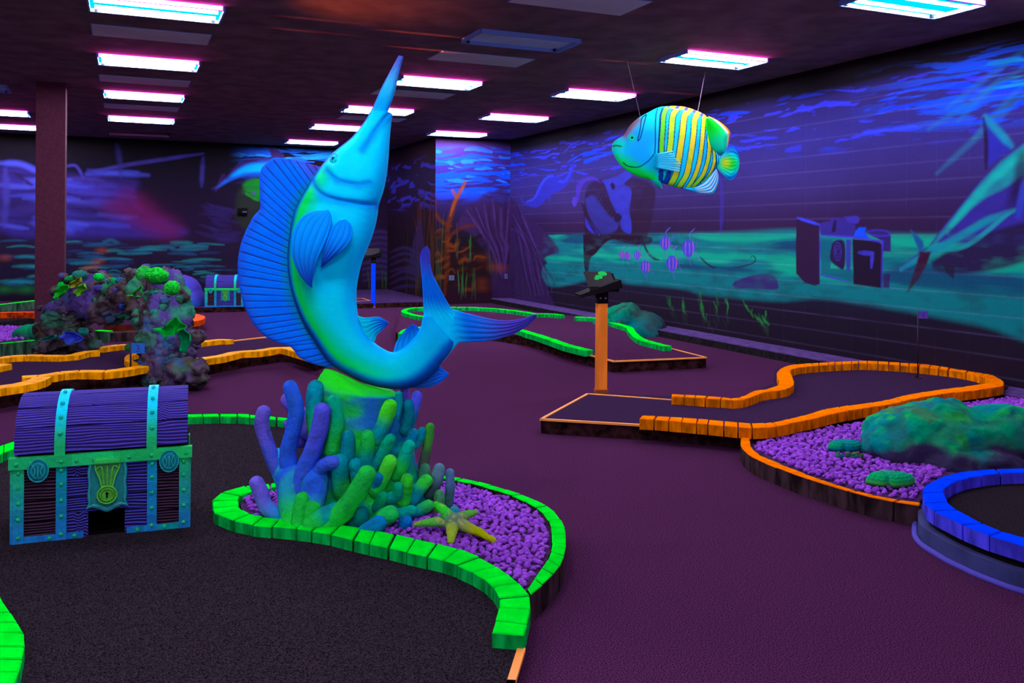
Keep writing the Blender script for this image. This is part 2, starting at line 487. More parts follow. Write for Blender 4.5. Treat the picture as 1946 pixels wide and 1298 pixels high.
# safe
BL = (66, 48, 200)
R.poly([(1514, 414), (1557, 427), (1558, 540), (1548, 543), (1530, 538), (1513, 520), (1512, 470)], (48, 24, 62), .012, 1, False)
R.poly([(1560, 455), (1582, 455), (1580, 475), (1578, 510), (1620, 512), (1620, 530), (1560, 522)], (10, 105, 120), .012, .9, False)
R.poly([(1620, 454), (1670, 458), (1678, 466), (1676, 548), (1622, 540)], (34, 18, 46), .012, 1, False)
R.poly([(1558, 424), (1578, 420), (1578, 414), (1600, 414), (1626, 428), (1624, 450), (1560, 447)], (54, 42, 140), .012, 1, False)
R.poly([(1584, 420), (1590, 418), (1588, 440), (1580, 442)], (38, 22, 60), .012, 1, False)
R.poly([(1604, 412), (1630, 411), (1632, 422), (1622, 425), (1610, 420)], (62, 50, 170), .012, 1)
R.poly([(1632, 432), (1646, 432), (1643, 442), (1655, 455), (1622, 451), (1626, 440)], (15, 85, 255), .008, 1, False)
R.poly([(1644, 440), (1664, 436), (1688, 440), (1693, 448), (1693, 478), (1677, 478), (1676, 458), (1660, 450)], (50, 36, 110), .012, 1, False)
R.stroke([(1644, 442), (1664, 437), (1686, 440), (1690, 447), (1668, 448), (1646, 444)], .012, BL, .6, .9)
R.stroke([(1515, 414), (1557, 427)], .022, (60, 70, 235), .6, 1, False)
R.stroke([(1558, 428), (1558, 522), (1618, 536)], .014, BL, .6, .9, False)
R.stroke([(1560, 447), (1620, 451), (1672, 459), (1677, 468), (1674, 548)], .018, BL, .6, .9)
R.poly([(1578, 478), (1584, 460), (1600, 456), (1606, 470), (1604, 510), (1590, 506), (1578, 494)], (40, 26, 72), .012, 1)
for rr in (9, 6, 3):
    R.stroke([(1592 + rr * math.cos(t_) * .8, 478 + rr * 1.9 * math.sin(t_)) for t_ in np.linspace(0, 2 * PI, 14)], .006, (76, 62, 190), .6, .8)
R.poly([(1608, 455), (1617, 455), (1616, 515), (1608, 512)], (58, 48, 170), .01, .9, False)
R.stroke([(1632, 480), (1658, 482), (1656, 508)], .03, (64, 62, 210), .4, .95, False)
R.poly([(1680, 520), (1692, 520), (1690, 548), (1678, 547)], (54, 28, 100), .012, .9, False)
# great fish at the right
R.poly([(1990, 245), (1946, 272), (1900, 306), (1862, 345), (1822, 395), (1785, 440), (1764, 470), (1750, 486), (1728, 502), (1708, 514), (1722, 500), (1750, 476), (1780, 462), (1830, 462), (1880, 470), (1920, 480), (1990, 440)], (54, 44, 150), .02, 1, False)
R.poly([(1990, 250), (1946, 275), (1902, 308), (1864, 348), (1824, 398), (1787, 444), (1766, 474), (1800, 440), (1840, 400), (1878, 372), (1905, 360), (1950, 330), (1990, 310)], (10, 165, 160), .03, .95, False)
R.stroke([(1985, 285), (1940, 300), (1900, 330), (1850, 380), (1800, 440)], .05, (20, 200, 175), .9, .7)
R.poly([(1770, 498), (1800, 478), (1850, 455), (1910, 432), (1990, 420), (1990, 480), (1940, 500), (1880, 515), (1810, 520), (1775, 512)], (40, 30, 72), .03, 1)
R.stroke([(1712, 512), (1760, 484), (1820, 452), (1875, 420), (1925, 400)], .05, (15, 150, 165), .7, .95)
R.stroke([(1785, 478), (1840, 465), (1905, 415), (1930, 398)], .03, (20, 170, 170), .7, .8)
R.stroke([(1925, 385), (1938, 345), (1945, 300)], .09, (40, 24, 70), .7, .9)
R.stroke([(1935, 410), (1943, 370), (1950, 340)], .05, (50, 70, 190), .7, .9)
R.poly([(1870, 220), (1882, 232), (1905, 258), (1925, 277), (1918, 288), (1898, 300), (1880, 316), (1874, 300), (1876, 262)], (44, 46, 170), .02, 1, False)
R.stroke([(1872, 222), (1890, 242), (1908, 262), (1922, 277)], .05, (20, 150, 175), .8, .95)
R.stroke([(1869, 225), (1874, 265), (1874, 320)], .03, (38, 20, 56), .7, .9)
R.poly([(1730, 437), (1742, 446), (1754, 458), (1756, 468), (1748, 480), (1740, 462)], (28, 90, 150), .02, 1, False)
R.poly([(1748, 478), (1770, 478), (1762, 500), (1748, 528), (1724, 556), (1736, 520)], (58, 18, 48), .02, 1, False)
R.poly([(1790, 502), (1815, 505), (1812, 530), (1800, 520)], (40, 18, 48), .015, 1, False)
# misty arms of light over the right side
R.glow((1380, 340), 1.2, 1.0, (58, 46, 120), .3)
R.stroke([(1368, 330), (1372, 380), (1370, 440)], .05, (62, 48, 170), .9, .6)
R.stroke([(1395, 320), (1404, 335), (1406, 350)], .03, (62, 48, 150), .9, .5)
V = np.stack([np.full(S.shape, XR), S, Z], -1)[::-1]
R_C = R.C[::-1] * 1.0
fast_grid('wall_right', V, R_C, muralm)

# ---------------------------------------------------------------- near back wall (to the left of the corner)
xs = np.linspace(XJ, XR, 190)
S, Z = np.meshgrid(xs, np.linspace(0, CEIL, 300), indexing='ij')
B = Wall(lambda x, y: WY(np.float64(x), np.float64(y), YB)[[0, 2]], S, Z)
def ground(Wl, keys, sd):
    C = np.zeros(Wl.S.shape + (3,))
    zz_ = Wl.Z + .25 * (fbm(Wl.S * .9, Wl.Z * 1.5, 0, 3, sd) - .5)
    for ch in range(3): C[..., ch] = np.interp(zz_, [k[0] for k in keys], [lin(k[1])[ch] for k in keys])
    Wl.C = C
ground(B, [(0, (44, 16, 36)), (.8, (38, 18, 26)), (1.4, (30, 18, 30)), (1.9, (38, 26, 62)), (2.4, (50, 34, 105)), (2.9, (50, 40, 130)), (3.45, (70, 44, 130)), (3.6, (50, 26, 70)), (3.73, (24, 10, 26))], 4)
streaks(B, .07, 2.2, 3.5, (15, 80, 245), 1.6, 11, 11, .95, .56)
streaks(B, .0, 2.2, 3.5, (30, 120, 255), 2.2, 9, 12, .9, .60)
B.poly([(868, 430), (885, 395), (905, 382), (922, 366), (938, 364), (968, 372), (968, 590), (940, 590), (930, 500), (900, 450)], (58, 34, 82), .05, .9)
for q in range(13):
    B.stroke([(880 + q * 8, 398 - q * 2 + random.uniform(-6, 20)), (900 + q * 6 + random.uniform(-4, 4), 420 + q * 3), (925 + q * 4 + random.uniform(-4, 4), 470), (950 + q, 520 + random.uniform(-30, 20))], random.uniform(.02, .045), (92, 58, 132) if q % 2 else (36, 20, 48), .9, .55)
def coraltree(Wl):
    OR = (150, 74, 16); OD = (96, 40, 14)
    Wl.stroke([(845, 560), (850, 500), (850, 440), (860, 400), (870, 372), (884, 347)], .07, OD, .7, .9)
    Wl.stroke([(856, 410), (864, 385), (876, 362), (885, 346)], .045, OR, .7, .9)
    Wl.stroke([(868, 376), (860, 362)], .04, OR, .7, .9)
    Wl.stroke([(858, 430), (838, 420), (826, 400), (828, 372)], .05, OD, .7, .9)
    Wl.stroke([(850, 450), (880, 432), (905, 428)], .05, OD, .8, .8)
    for q in range(46):
        x_, y_ = 838 + random.uniform(-20, 70), 440 + random.uniform(0, 110)
        Wl.stroke([(x_, y_), (x_ + random.uniform(4, 14), y_ - random.uniform(-4, 9)), (x_ + random.uniform(14, 24), y_ - random.uniform(0, 12))], random.uniform(.025, .06), random.choice([(110, 52, 14), (130, 62, 16), (70, 34, 14), (30, 20, 18), (26, 24, 20)]), .95, .75)
    for q in range(6): Wl.glow((930 + random.uniform(-30, 30), 520 + random.uniform(-30, 30)), .3, .16, (150, 66, 14), .35)
coraltree(B)
def weeds(Wl, x0, x1, y0, y1, n, col=(96, 120, 60)):
    for q in range(n):
        x_ = random.uniform(x0, x1); yb = random.uniform(y1 - 12, y1); yt = random.uniform(y0, y1 - 40)
        s_ = random.uniform(-6, 6)
        Wl.stroke([(x_, yb), (x_ + s_ * .3, (yb + yt) / 2), (x_ + s_, yt)], .015, tuple(int(c * random.uniform(.35, .85)) for c in col), .9, .55)
weeds(B, 870, 905, 495, 570, 9, (90, 190, 90)); weeds(B, 925, 945, 460, 530, 7, (90, 120, 70)); weeds(B, 866, 872, 410, 500, 3, (130, 150, 60)); weeds(B, 890, 898, 445, 505, 3, (90, 190, 80)); weeds(B, 828, 838, 400, 560, 8)
V = np.stack([S, np.full(S.shape, YB), Z], -1)
fast_grid('wall_back', V, B.C, muralm)

# ---------------------------------------------------------------- return between the two back walls
S, Z = np.meshgrid(np.linspace(YB, YC, 200), np.linspace(0, CEIL, 260), indexing='ij')
J = Wall(lambda x, y: WX(np.float64(x), np.float64(y), XJ)[[1, 2]], S, Z)
ground(J, [(0, (36, 12, 32)), (.9, (34, 16, 30)), (1.5, (30, 14, 30)), (2.2, (36, 14, 40)), (2.9, (34, 20, 60)), (3.4, (34, 10, 26)), (3.73, (18, 6, 14))], 9)
streaks(J, .03, 2.0, 3.3, (52, 50, 180), 1.6, 9, 31, .7, .57)
for q in range(16):
    x_ = 792 + random.uniform(-6, 32)
    J.stroke([(x_, 560), (x_ + random.uniform(-6, 6), 470), (x_ + random.uniform(-10, 10), 340 + random.uniform(0, 90))], .06, random.choice([(92, 42, 14), (70, 34, 20), (40, 22, 22)]), .9, .7)
for q in range(7):
    J.stroke([(740, 480 + q * 12), (770, 470 + q * 12 + random.uniform(-4, 4)), (800, 486 + q * 10)], .05, (60, 42, 106), .9, .6)
J.poly([(772, 520), (790, 440), (800, 420), (806, 520)], (52, 38, 92), .08, .7)
weeds(J, 770, 828, 400, 572, 30)
V = np.stack([np.full(S.shape, XJ), S, Z], -1)
fast_grid('wall_return', V[::-1], J.C[::-1], muralm)

# ---------------------------------------------------------------- far back wall
S, Z = np.meshgrid(np.linspace(XL, XJ, 900), np.linspace(0, CEIL, 250), indexing='ij')
K = Wall(lambda x, y: WY(np.float64(x), np.float64(y), YC)[[0, 2]], S, Z)
ground(K, [(0, (26, 14, 34)), (.6, (30, 22, 46)), (1.2, (36, 24, 50)), (1.9, (34, 18, 48)), (2.5, (28, 18, 40)), (3.1, (24, 18, 34)), (3.73, (14, 12, 12))], 14)
# light around the dolphin
def kx(px): return K.f(px, 300)[0]
mk = sstep(kx(430), kx(520), K.S) * (1 - sstep(kx(700), kx(760), K.S))
streaks(K, .10, 2.7, 3.62, (20, 95, 235), 1.6, 11, 71, .95, .56, mask=mk)
streaks(K, .05, 2.9, 3.62, (30, 160, 250), 1.6, 10, 72, .8, .58, mask=mk)
streaks(K, .02, 2.2, 3.2, (52, 50, 165), 1.6, 10, 74, .6, .58, mask=mk + .0)
# sunken hull, left
H1 = (62, 70, 200)
K.poly([(0, 318), (60, 318), (120, 330), (200, 338), (260, 345), (258, 372), (275, 400), (330, 425), (350, 446), (200, 452), (0, 440)], (52, 40, 128), .12, .9)
for q in range(44):
    y0 = 322 + random.uniform(0, 118)
    x0_ = random.uniform(-20, 200); x1_ = x0_ + random.uniform(50, 150); s_ = random.uniform(0, 14)
    K.stroke([(x0_, y0), ((x0_ + x1_) * .5, y0 + s_ * .5 + random.uniform(-3, 3)), (x1_, y0 + s_)], random.uniform(.04, .13), random.choice([H1, (80, 90, 225), (70, 56, 160), (40, 26, 72), (34, 22, 50)]), 1.0, .55)
K.stroke([(0, 310), (40, 312), (75, 328)], .08, (80, 88, 220), .9, .8)
K.stroke([(118, 318), (140, 314), (150, 322), (158, 338)], .04, (70, 62, 170), .8, .8)
K.stroke([(165, 328), (250, 312), (330, 300), (386, 292)], .055, (64, 58, 150), .8, .85)
K.stroke([(386, 300), (384, 330), (383, 354)], .06, (58, 52, 140), .8, .8)
K.stroke([(222, 274), (228, 310), (230, 338)], .07, (50, 46, 120), .9, .7)
K.stroke([(10, 322), (12, 360), (8, 430)], .09, (62, 58, 150), .8, .8)
K.stroke([(30, 330), (60, 352)], .05, (40, 24, 60), .8, .8)
for q in range(10):
    K.stroke([(370 + random.uniform(0, 40), 385 + q * 7), (405 + q * 2, 388 + q * 8 + random.uniform(-4, 4)), (435 + random.uniform(0, 25), 400 + q * 6)], random.uniform(.04, .08), (60, 46, 128), 1.0, .3)
# magenta light wash put into the wall colour and the tail of teal ripples
K.poly([(240, 360), (275, 375), (300, 400), (345, 430), (330, 455), (280, 440), (235, 415), (200, 400), (205, 385)], (96, 24, 80), .25, .75)
for q in range(90):
    x_, y_ = random.uniform(-10, 400), random.uniform(458, 540)
    if 62 < x_ < 110: x_ += 50
    l_ = random.uniform(20, 75)
    K.stroke([(x_, y_), (x_ + l_ * .5, y_ - random.uniform(-1, 3)), (x_ + l_, y_ + random.uniform(-2, 3))], random.uniform(.02, .05), random.choice([(20, 130, 150), (20, 100, 140), (36, 60, 120), (24, 150, 150)]), 1.0, .5)
for x_, y_ in ((193, 476), (187, 497), (176, 508), (165, 512), (10, 490)): K.glow((x_, y_), .22, .12, (190, 85, 10), .4)
for q in range(24): K.stroke([(560 + random.uniform(-190, 160), 545), (560 + random.uniform(-190, 160), 500)], .04, (44, 24, 56), .9, .5)
for q in range(9): K.stroke([(690, 446 + q * 11), (725, 440 + q * 11), (760, 452 + q * 11)], .06, (64, 46, 110), .9, .6)
weeds(K, 700, 740, 505, 560, 12)
for x_ in (8, 50): K.glow((x_, 550), .35, .16, (20, 150, 60), .5)
# octopus head and dolphin
K.poly([(447, 420), (450, 372), (462, 348), (476, 340), (500, 338), (520, 350), (520, 430), (500, 450), (470, 440)], (38, 46, 36), .08, .9)
K.poly([(462, 350), (474, 342), (495, 340), (515, 352), (512, 385), (490, 378), (476, 368), (464, 362)], (15, 135, 35), .05, .95)
K.stroke([(464, 366), (478, 374), (492, 382)], .04, (20, 150, 40), .7, .9)
K.poly([(460, 362), (466, 364), (464, 370), (459, 368)], (40, 60, 60), .02)
K.poly([(478, 363), (486, 365), (484, 371), (478, 369)], (60, 90, 110), .02)
K.poly([(400, 358), (412, 352), (421, 331), (427, 330), (430, 336), (445, 318), (462, 306), (490, 299), (516, 299), (512, 285), (511, 276), (524, 280), (536, 292), (542, 302), (560, 312), (560, 340), (520, 330), (480, 331), (450, 338), (430, 346), (410, 366)], (52, 30, 88), .02, 1, False)
K.poly([(410, 358), (432, 338), (450, 322), (470, 312), (495, 307), (540, 306), (560, 318), (560, 334), (500, 331), (470, 333), (445, 340), (425, 350)], (10, 110, 235), .05, 1)
K.poly([(440, 335), (456, 322), (475, 314), (505, 311), (545, 312), (545, 325), (500, 326), (470, 328)], (0, 185, 250), .05, .95)
V = np.stack([S, np.full(S.shape, YC), Z], -1)
fast_grid('wall_far', V, K.C, muralm)

# ---------------------------------------------------------------- pale ledges at the feet of the walls
m = MB(); m.box((XR - .46, 1.0, 0), (XR - .002, float(WX(926, 575, XR - .46)[1]) - .05, .095), mi=1)
m.box((XR - .46, 1.0, .095), (XR - .002, float(WX(926, 575, XR - .46)[1]) - .05, .108), mi=0)
m.build('trim_1', [concrete, blackside], kind='structure')
yl = float(P(405, 584, .1)[1])
m = MB(); m.box((float(P(330, 584, .1)[0]), yl, 0), (XJ - .002, YC - .002, .094), mi=1)
m.box((float(P(330, 584, .1)[0]), yl, .094), (XJ - .002, YC - .002, .104), mi=0)
m.build('trim_2', [base('ledge_carpet', (0.05, 0.022, 0.09), .9, .05, speck=(10, .7, 1.3)), darkside], kind='structure')

# ---------------------------------------------------------------- column
dcol = 13.0
cx = D(96.5, 440, dcol)
m = MB(); m.box((cx[0] - .19, cx[1] - .16, 0), (cx[0] + .19, cx[1] + .22, CEIL))
o = m.build('column', colm, kind='structure')

# ================================================================== ceiling lights
def emis(name, c1, s1):
    m = bpy.data.materials.new(name); m.use_nodes = True
    N, L = m.node_tree.nodes, m.node_tree.links
    N.remove(N['Principled BSDF'])
    e = N.new('ShaderNodeEmission'); e.inputs[0].default_value = (*c1, 1); e.inputs[1].default_value = s1
    L.new(e.outputs[0], N['Material Output'].inputs[0])
    return m
tubem = emis('blacklight_tube', (0.86, 0.78, 1.0), TUBE_POWER)
panm = emis('lit_reflector_pan', (0.0, 0.55, 1.0), 1.3)
sidem = emis('added_magenta_glow', (1.0, 0.05, 0.62), 22.0)  # emission added to cast a magenta glow on the ceiling
framem = base('fixture_frame', (0.12, 0.25, 0.55), .5, .3)
knobm = base('fixture_latch', (0.01, 0.01, 0.02), .6, .2)
lensoff = base('unlit_lens', (0.42, 0.66, 0.85), .45, .4, speck=(2, .85, 1.15))
lensoff2 = base('grey_panel', (0.50, 0.56, 0.58), .7, .2, speck=(2, .9, 1.1))
FL, FD = 1.20, 0.58
def fixture(lit=True):
    t = thing('ceiling_light', (0, 0, CEIL), '', 'ceiling light')
    fr = MB()
    a, b, z0 = FL / 2, FD / 2, CEIL - .048
    for lo, hi in (((-a, -b, z0), (a, -b + .018, CEIL)), ((-a, b - .018, z0), (a, b, CEIL)), ((-a, -b, z0), (-a + .018, b, CEIL)), ((a - .018, -b, z0), (a, b, CEIL))):
        fr.box(lo, hi)
    fr.build('frame', framem, t)
    p = MB(); p.box((-a + .018, -b + .018, CEIL - .012), (a - .018, b - .018, CEIL - .004))
    p.build('reflector_pan' if lit else 'lens', panm if lit else lensoff, t)
    if lit:
        for s_ in (-1, 1):
            q = MB(); q.tube([(-a + .06, s_ * .13, CEIL - .030), (a - .06, s_ * .13, CEIL - .030)], .0165, 8)
            q.build('tube', tubem, t, smooth=True)
        q = MB()
        q.box((-a + .03, -b - .004, CEIL - .044), (a - .03, -b - .001, CEIL - .004))
        q.build('added_glow_strip', sidem, t)  # added emitting strip, not a part of the fixture
    for s_ in (-1, 1):
        q = MB(); q.box((s_ * (a - .07) - .012, b - .05, CEIL - .044), (s_ * (a - .07) + .012, b - .026, CEIL - .012))
        q.build('latch', knobm, t)
    return t
def flat_panel():
    t = thing('ceiling_panel', (0, 0, CEIL), '', 'ceiling panel')
    p = MB(); p.box((-FL / 2, -FD / 2, CEIL - .006), (FL / 2, FD / 2, CEIL)); p.build('frame', framem, t)
    p = MB(); p.box((-FL / 2 + .012, -FD / 2 + .012, CEIL - .010), (FL / 2 - .012, FD / 2 - .012, CEIL - .006)); p.build('lens', lensoff2, t)
    return t
LIT = fixture(True); OFF = fixture(False); PAN = flat_panel()
used = set()
def place(proto, px, py, label, group):       # px, py: the far left corner
    c = P(np.float64(px), np.float64(py), CEIL)
    loc = (float(c[0]) + FL / 2, float(c[1]) - FD / 2, CEIL)
    if proto.name in used: o = dup(proto, loc)
    else: o = proto; o.location = loc; used.add(proto.name)
    o['label'] = label; o['group'] = group
    return o
G1 = 'lit ultraviolet troffers on the ceiling'
ordn = ['nearest', 'second', 'third', 'fourth', 'fifth']
for i, (x, y) in enumerate([(1592, 2), (1251, 111), (1045, 178), (907, 222), (810, 253)]):
    place(LIT, x, y, 'glowing ceiling troffer, %s in the right row beside the mural wall' % ordn[i], G1)
for i, (x, y) in enumerate([(168, 12.7), (185, 116.4), (195.6, 180.6), (204, 225.8)]):
    place(LIT, x, y, 'glowing ceiling troffer, %s in the left row beside the dark column' % ordn[i], G1)
mid = [None, (645, 208), (585, 241), (539, 269)]
c0 = P(np.float64(885 + 0), np.float64(166), CEIL)
for i, t_ in enumerate(mid):
    if t_ is None:
        c_ = P(np.float64(892.0), np.float64(166.5), CEIL)
        o = dup(LIT, (float(c_[0]) - FL / 2, float(c_[1]) - FD / 2, CEIL)); o['group'] = G1
    else: o = place(LIT, t_[0], t_[1], '', G1)
    o['label'] = 'glowing ceiling troffer, %s in the middle row behind the marlin bill' % ordn[i]
c_ = P(np.float64(61), np.float64(218.5), CEIL)
o = dup(LIT, (float(c_[0]) - FL / 2, float(c_[1]) - FD / 2, CEIL)); o['label'] = 'glowing troffer cut by the left picture edge, upper of the two'; o['group'] = G1
o = dup(LIT, (float(c_[0]) - FL / 2 + .1, float(c_[1]) - FD / 2 + 2.5, CEIL)); o['label'] = 'glowing troffer left of the column near the far wall, lower of the two'; o['group'] = G1
place(OFF, 876, 74.5, 'unlit ceiling troffer with bluish lens and two dark latches', 'unlit troffers')
c_ = P(np.float64(22), np.float64(172), CEIL)
o = dup(OFF, (float(c_[0]) - FL / 2, float(c_[1]) - FD / 2, CEIL)); o['label'] = 'unlit dark troffer at the left picture edge above the column'; o['group'] = 'unlit troffers'
G2 = 'plain grey ceiling panels'
for x, y, l in [(964, 3, 'nearest flat panel at the top of the picture'), (812, 112, 'grey green flat ceiling panel right above the marlin bill'), (703, 178, 'dim flat ceiling panel below the troffer behind the bill tip'),
                (175, 66, 'largest grey flat ceiling panel in the left row'), (189, 153.5, 'middle grey flat ceiling panel in the left row'), (198, 204, 'smallest grey flat ceiling panel in the left row'), (640, 225, 'faint flat ceiling panel crossing behind the marlin bill')]:
    place(PAN, x, y, l, G2)
# unseen fixtures continuing the rows, added for light from the viewer's side
for x_, y_ in ((3.99, 5.71), (0.3, 3.2), (0.3, 0.2), (-3.4, 3.2), (-3.4, 6.3), (0.3, 6.3)):
    o = dup(LIT, (x_, y_, CEIL)); o['label'] = 'unseen glowing ceiling troffer above and behind the viewpoint'; o['group'] = 'troffers near the viewpoint'
# dark strip lamp on the far wall side
t = thing('strip_lamp', D(264, 256, 19.6), 'unlit slim strip lamp under the ceiling left of the dolphin', 'lamp')
a_, b_ = D(208, 254.5, 19.6), D(320, 259, 19.6)
m = MB(); m.tube([a_, b_], .05, 8, squash=.7); m.build('housing', base('dark_lamp_housing', (.10, .06, .16), .6, .3), t, smooth=True)
m = MB(); m.tube([a_ + [0, -.05, .0], b_ + [0, -.05, .0]], .025, 8); m.build('tube', base('unlit_tube', (.45, .16, .30), .4, .4), t, smooth=True)
for q in (a_, b_):
    m = MB(); m.box((q[0] - .03, q[1] - .02, q[2]), (q[0] + .03, q[1] + .02, CEIL)); m.build('bracket', knobm, t)
# ================================================================== kerbs and putting platforms
GREEN, ORANGE, YELLOW, BLUE, RED = (0.0, .90, .035), (1.0, .21, .0), (.95, .37, .0), (.0, .055, 1.0), (.95, .10, .01)
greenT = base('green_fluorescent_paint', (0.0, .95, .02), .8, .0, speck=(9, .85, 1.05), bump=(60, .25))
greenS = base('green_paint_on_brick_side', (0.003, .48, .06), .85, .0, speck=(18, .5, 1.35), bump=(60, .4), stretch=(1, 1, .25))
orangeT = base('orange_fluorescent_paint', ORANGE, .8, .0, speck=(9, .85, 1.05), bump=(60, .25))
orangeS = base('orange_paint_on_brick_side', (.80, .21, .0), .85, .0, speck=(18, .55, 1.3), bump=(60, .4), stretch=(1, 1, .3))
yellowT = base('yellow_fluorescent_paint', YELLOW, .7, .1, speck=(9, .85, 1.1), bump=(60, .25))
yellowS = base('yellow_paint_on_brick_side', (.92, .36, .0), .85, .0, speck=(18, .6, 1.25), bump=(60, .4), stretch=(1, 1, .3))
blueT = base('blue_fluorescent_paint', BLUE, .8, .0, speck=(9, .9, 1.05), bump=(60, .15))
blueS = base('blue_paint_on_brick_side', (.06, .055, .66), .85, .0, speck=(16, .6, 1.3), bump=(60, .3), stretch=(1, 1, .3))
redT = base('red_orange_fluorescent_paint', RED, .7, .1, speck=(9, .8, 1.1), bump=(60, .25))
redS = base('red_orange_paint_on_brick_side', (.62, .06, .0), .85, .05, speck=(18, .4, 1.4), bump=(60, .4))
bare = base('unpainted_brick_side', (.036, .019, .022), .9, .05, speck=(14, .3, 1.8), bump=(60, .5), stretch=(1, 1, .3))
baregreen = base('greenish_brick_side', (.030, .085, .045), .9, .05, speck=(12, .3, 1.8), bump=(60, .5), stretch=(1, 1, .3))
trimO = base('orange_edge_trim', (1.0, .36, .06), .6, .2)

def kerb(name, label, A, Bp, zt, zb, L, top, side, world=False, group=None, bev=.005, jit=.25, gap=.009, k=10, wob=.003):
    """bricks between two traced top edges A and Bp (photograph pixels at height zt, or metres)"""
    a = np.asarray(A, float); b = np.asarray(Bp, float)
    if not world:
        a = P(a[:, 0], a[:, 1], zt)[:, :2]; b = P(b[:, 0], b[:, 1], zt)[:, :2]
    a, b = spline(a, k), spline(b, k)
    c = (a + b) / 2
    s = np.r_[0, np.cumsum(np.linalg.norm(np.diff(c, axis=0), axis=1))]
    n = max(1, int(round(s[-1] / L)))
    cuts = np.linspace(0, s[-1], n + 1)
    rg = np.random.default_rng(len(label) + n)
    cuts[1:-1] += rg.uniform(-jit, jit, n - 1) * L * .5
    at = lambda q, t: np.array([np.interp(t, s, q[:, 0]), np.interp(t, s, q[:, 1])])
    mb = MB()
    for i in range(n):
        t0, t1 = cuts[i] + gap / 2, cuts[i + 1] - gap / 2
        q = [at(a, t0), at(a, t1), at(b, t1), at(b, t0)]
        off = rg.uniform(-wob, wob, 2); hz = rg.uniform(-wob, wob) * .6
        q = [p + off for p in q]
        cen = sum(q) / 4
        ins = [p + (cen - p) / (np.linalg.norm(cen - p) + 1e-9) * bev * 1.4 for p in q]
        V = [(*p, zb) for p in q] + [(*p, zt + hz - bev) for p in q] + [(*p, zt + hz) for p in ins]
        Fa, mi = [(0, 1, 2, 3)], [1]
        for r in (0, 4):
            for j in range(4):
                Fa.append((r + j, r + (j + 1) % 4, r + 4 + (j + 1) % 4, r + 4 + j)); mi.append(1 if r == 0 else 0)
        Fa.append((8, 9, 10, 11)); mi.append(0)
        mb.add(V, Fa, mi)
    o = mb.build(name, [top, side], fixn=True)
    return tag(o, label, 'kerb', group)

def centre(C, wd, z):                         # centreline pixels -> two edges in metres
    c = np.asarray(C, float); p = P(c[:, 0], c[:, 1], z)[:, :2]
    p = spline(p, 4)
    t = np.gradient(p, axis=0); t /= np.linalg.norm(t, axis=1)[:, None]
    nrm = np.stack([-t[:, 1], t[:, 0]], 1)
    return p + nrm * wd / 2, p - nrm * wd / 2

def platform(name, label, pts, z, topm, sidem, zb=0.0, world=False, cat='putting platform'):
    p = np.asarray(pts, float)
    q = p if world else P(p[:, 0], p[:, 1], z)[:, :2]
    n = len(q)
    V = [(*v, zb) for v in q] + [(*v, z) for v in q]
    Fa = [tuple(range(n))[::-1], tuple(range(n, 2 * n))] + [(i, (i + 1) % n, n + (i + 1) % n, n + i) for i in range(n)]
    o = mesh_obj(name, V, Fa, [topm, sidem], [1, 0] + [1] * n, fixn=True)
    return tag(o, label, cat)

def trimline(name, label, pts, z, wd, mat, h=.012, parent=None):
    p = np.asarray(pts, float); q = P(p[:, 0], p[:, 1], z)[:, :2]
    mb = MB()
    for i in range(len(q) - 1):
        t = q[i + 1] - q[i]; L = np.linalg.norm(t); t /= L; nn = np.array([-t[1], t[0]])
        fr = (np.array([*q[i], z]), np.array([*t, 0]), np.array([*nn, 0]), UP)
        mb.box((-wd / 2, -wd / 2, -h), (L + wd / 2, wd / 2, .004), fr)
    if parent is not None: return mb.build(name, mat, parent)
    return tag(mb.build(name, mat), label, 'edge trim')

# ---- hole at the left front: platform, green kerbs
Z1, K1 = .06, .12
island_near = [(403, 952), (405, 967), (413.3, 978), (446.6, 990), (485.4, 997), (533.5, 1001.5), (583.5, 1007), (633.4, 1014.8), (685.2, 1028), (735, 1039), (783, 1051), (829.5, 1061), (855.4, 1068), (882, 1078), (907, 1091), (930, 1107), (946, 1129), (950, 1145), (946, 1163), (934, 1202)]
island_far = [(452, 951), (453, 962), (463, 970.4), (477, 976.7), (504, 981.5), (548.3, 986.3), (598, 992), (652, 996.3), (698, 1004), (748, 1014), (800, 1026), (850, 1037), (892, 1049), (927, 1066), (952, 1080), (975, 1098), (1000, 1122), (1008, 1142), (1005, 1170), (994, 1207)]
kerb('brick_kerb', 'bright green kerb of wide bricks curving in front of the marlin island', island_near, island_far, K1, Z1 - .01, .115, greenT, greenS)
backA = [(355.5, 919), (454, 920), (413.3, 935), (403, 952)]
kerb('brick_kerb', 'short green kerb bend at the left end of the marlin island',
     [(513, 919), (480, 921.5), (447, 927.5), (419, 937), (403, 951)], [(513, 927.5), (490, 930), (469, 935.5), (455, 943), (452, 950.5)], K1, Z1 - .01, .12, greenT, greenS)
ro = [(836, 903.5), (872, 907.5), (916.4, 917), (972, 933.4), (1009, 946.4), (1046, 965), (1064.4, 985), (1074, 1006), (1076, 1035), (1065, 1071), (1043, 1098), (1007, 1129)]
ri = [(836, 908), (862, 911.5), (899, 919), (953.4, 934.5), (990.4, 949), (1025.6, 968.6), (1041, 986), (1048, 1006), (1050, 1031.5), (1042, 1060), (1023.7, 1087), (1001, 1118)]
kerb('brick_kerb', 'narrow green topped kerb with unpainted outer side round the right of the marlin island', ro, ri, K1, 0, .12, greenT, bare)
kerb('brick_kerb', 'green kerb hidden behind the coral on the far side of the marlin island', [(513, 919), (600, 905), (720, 897), (836, 903.5)], [(513, 927), (600, 911), (720, 902), (836, 908)], K1, 0, .12, greenT, greenS)
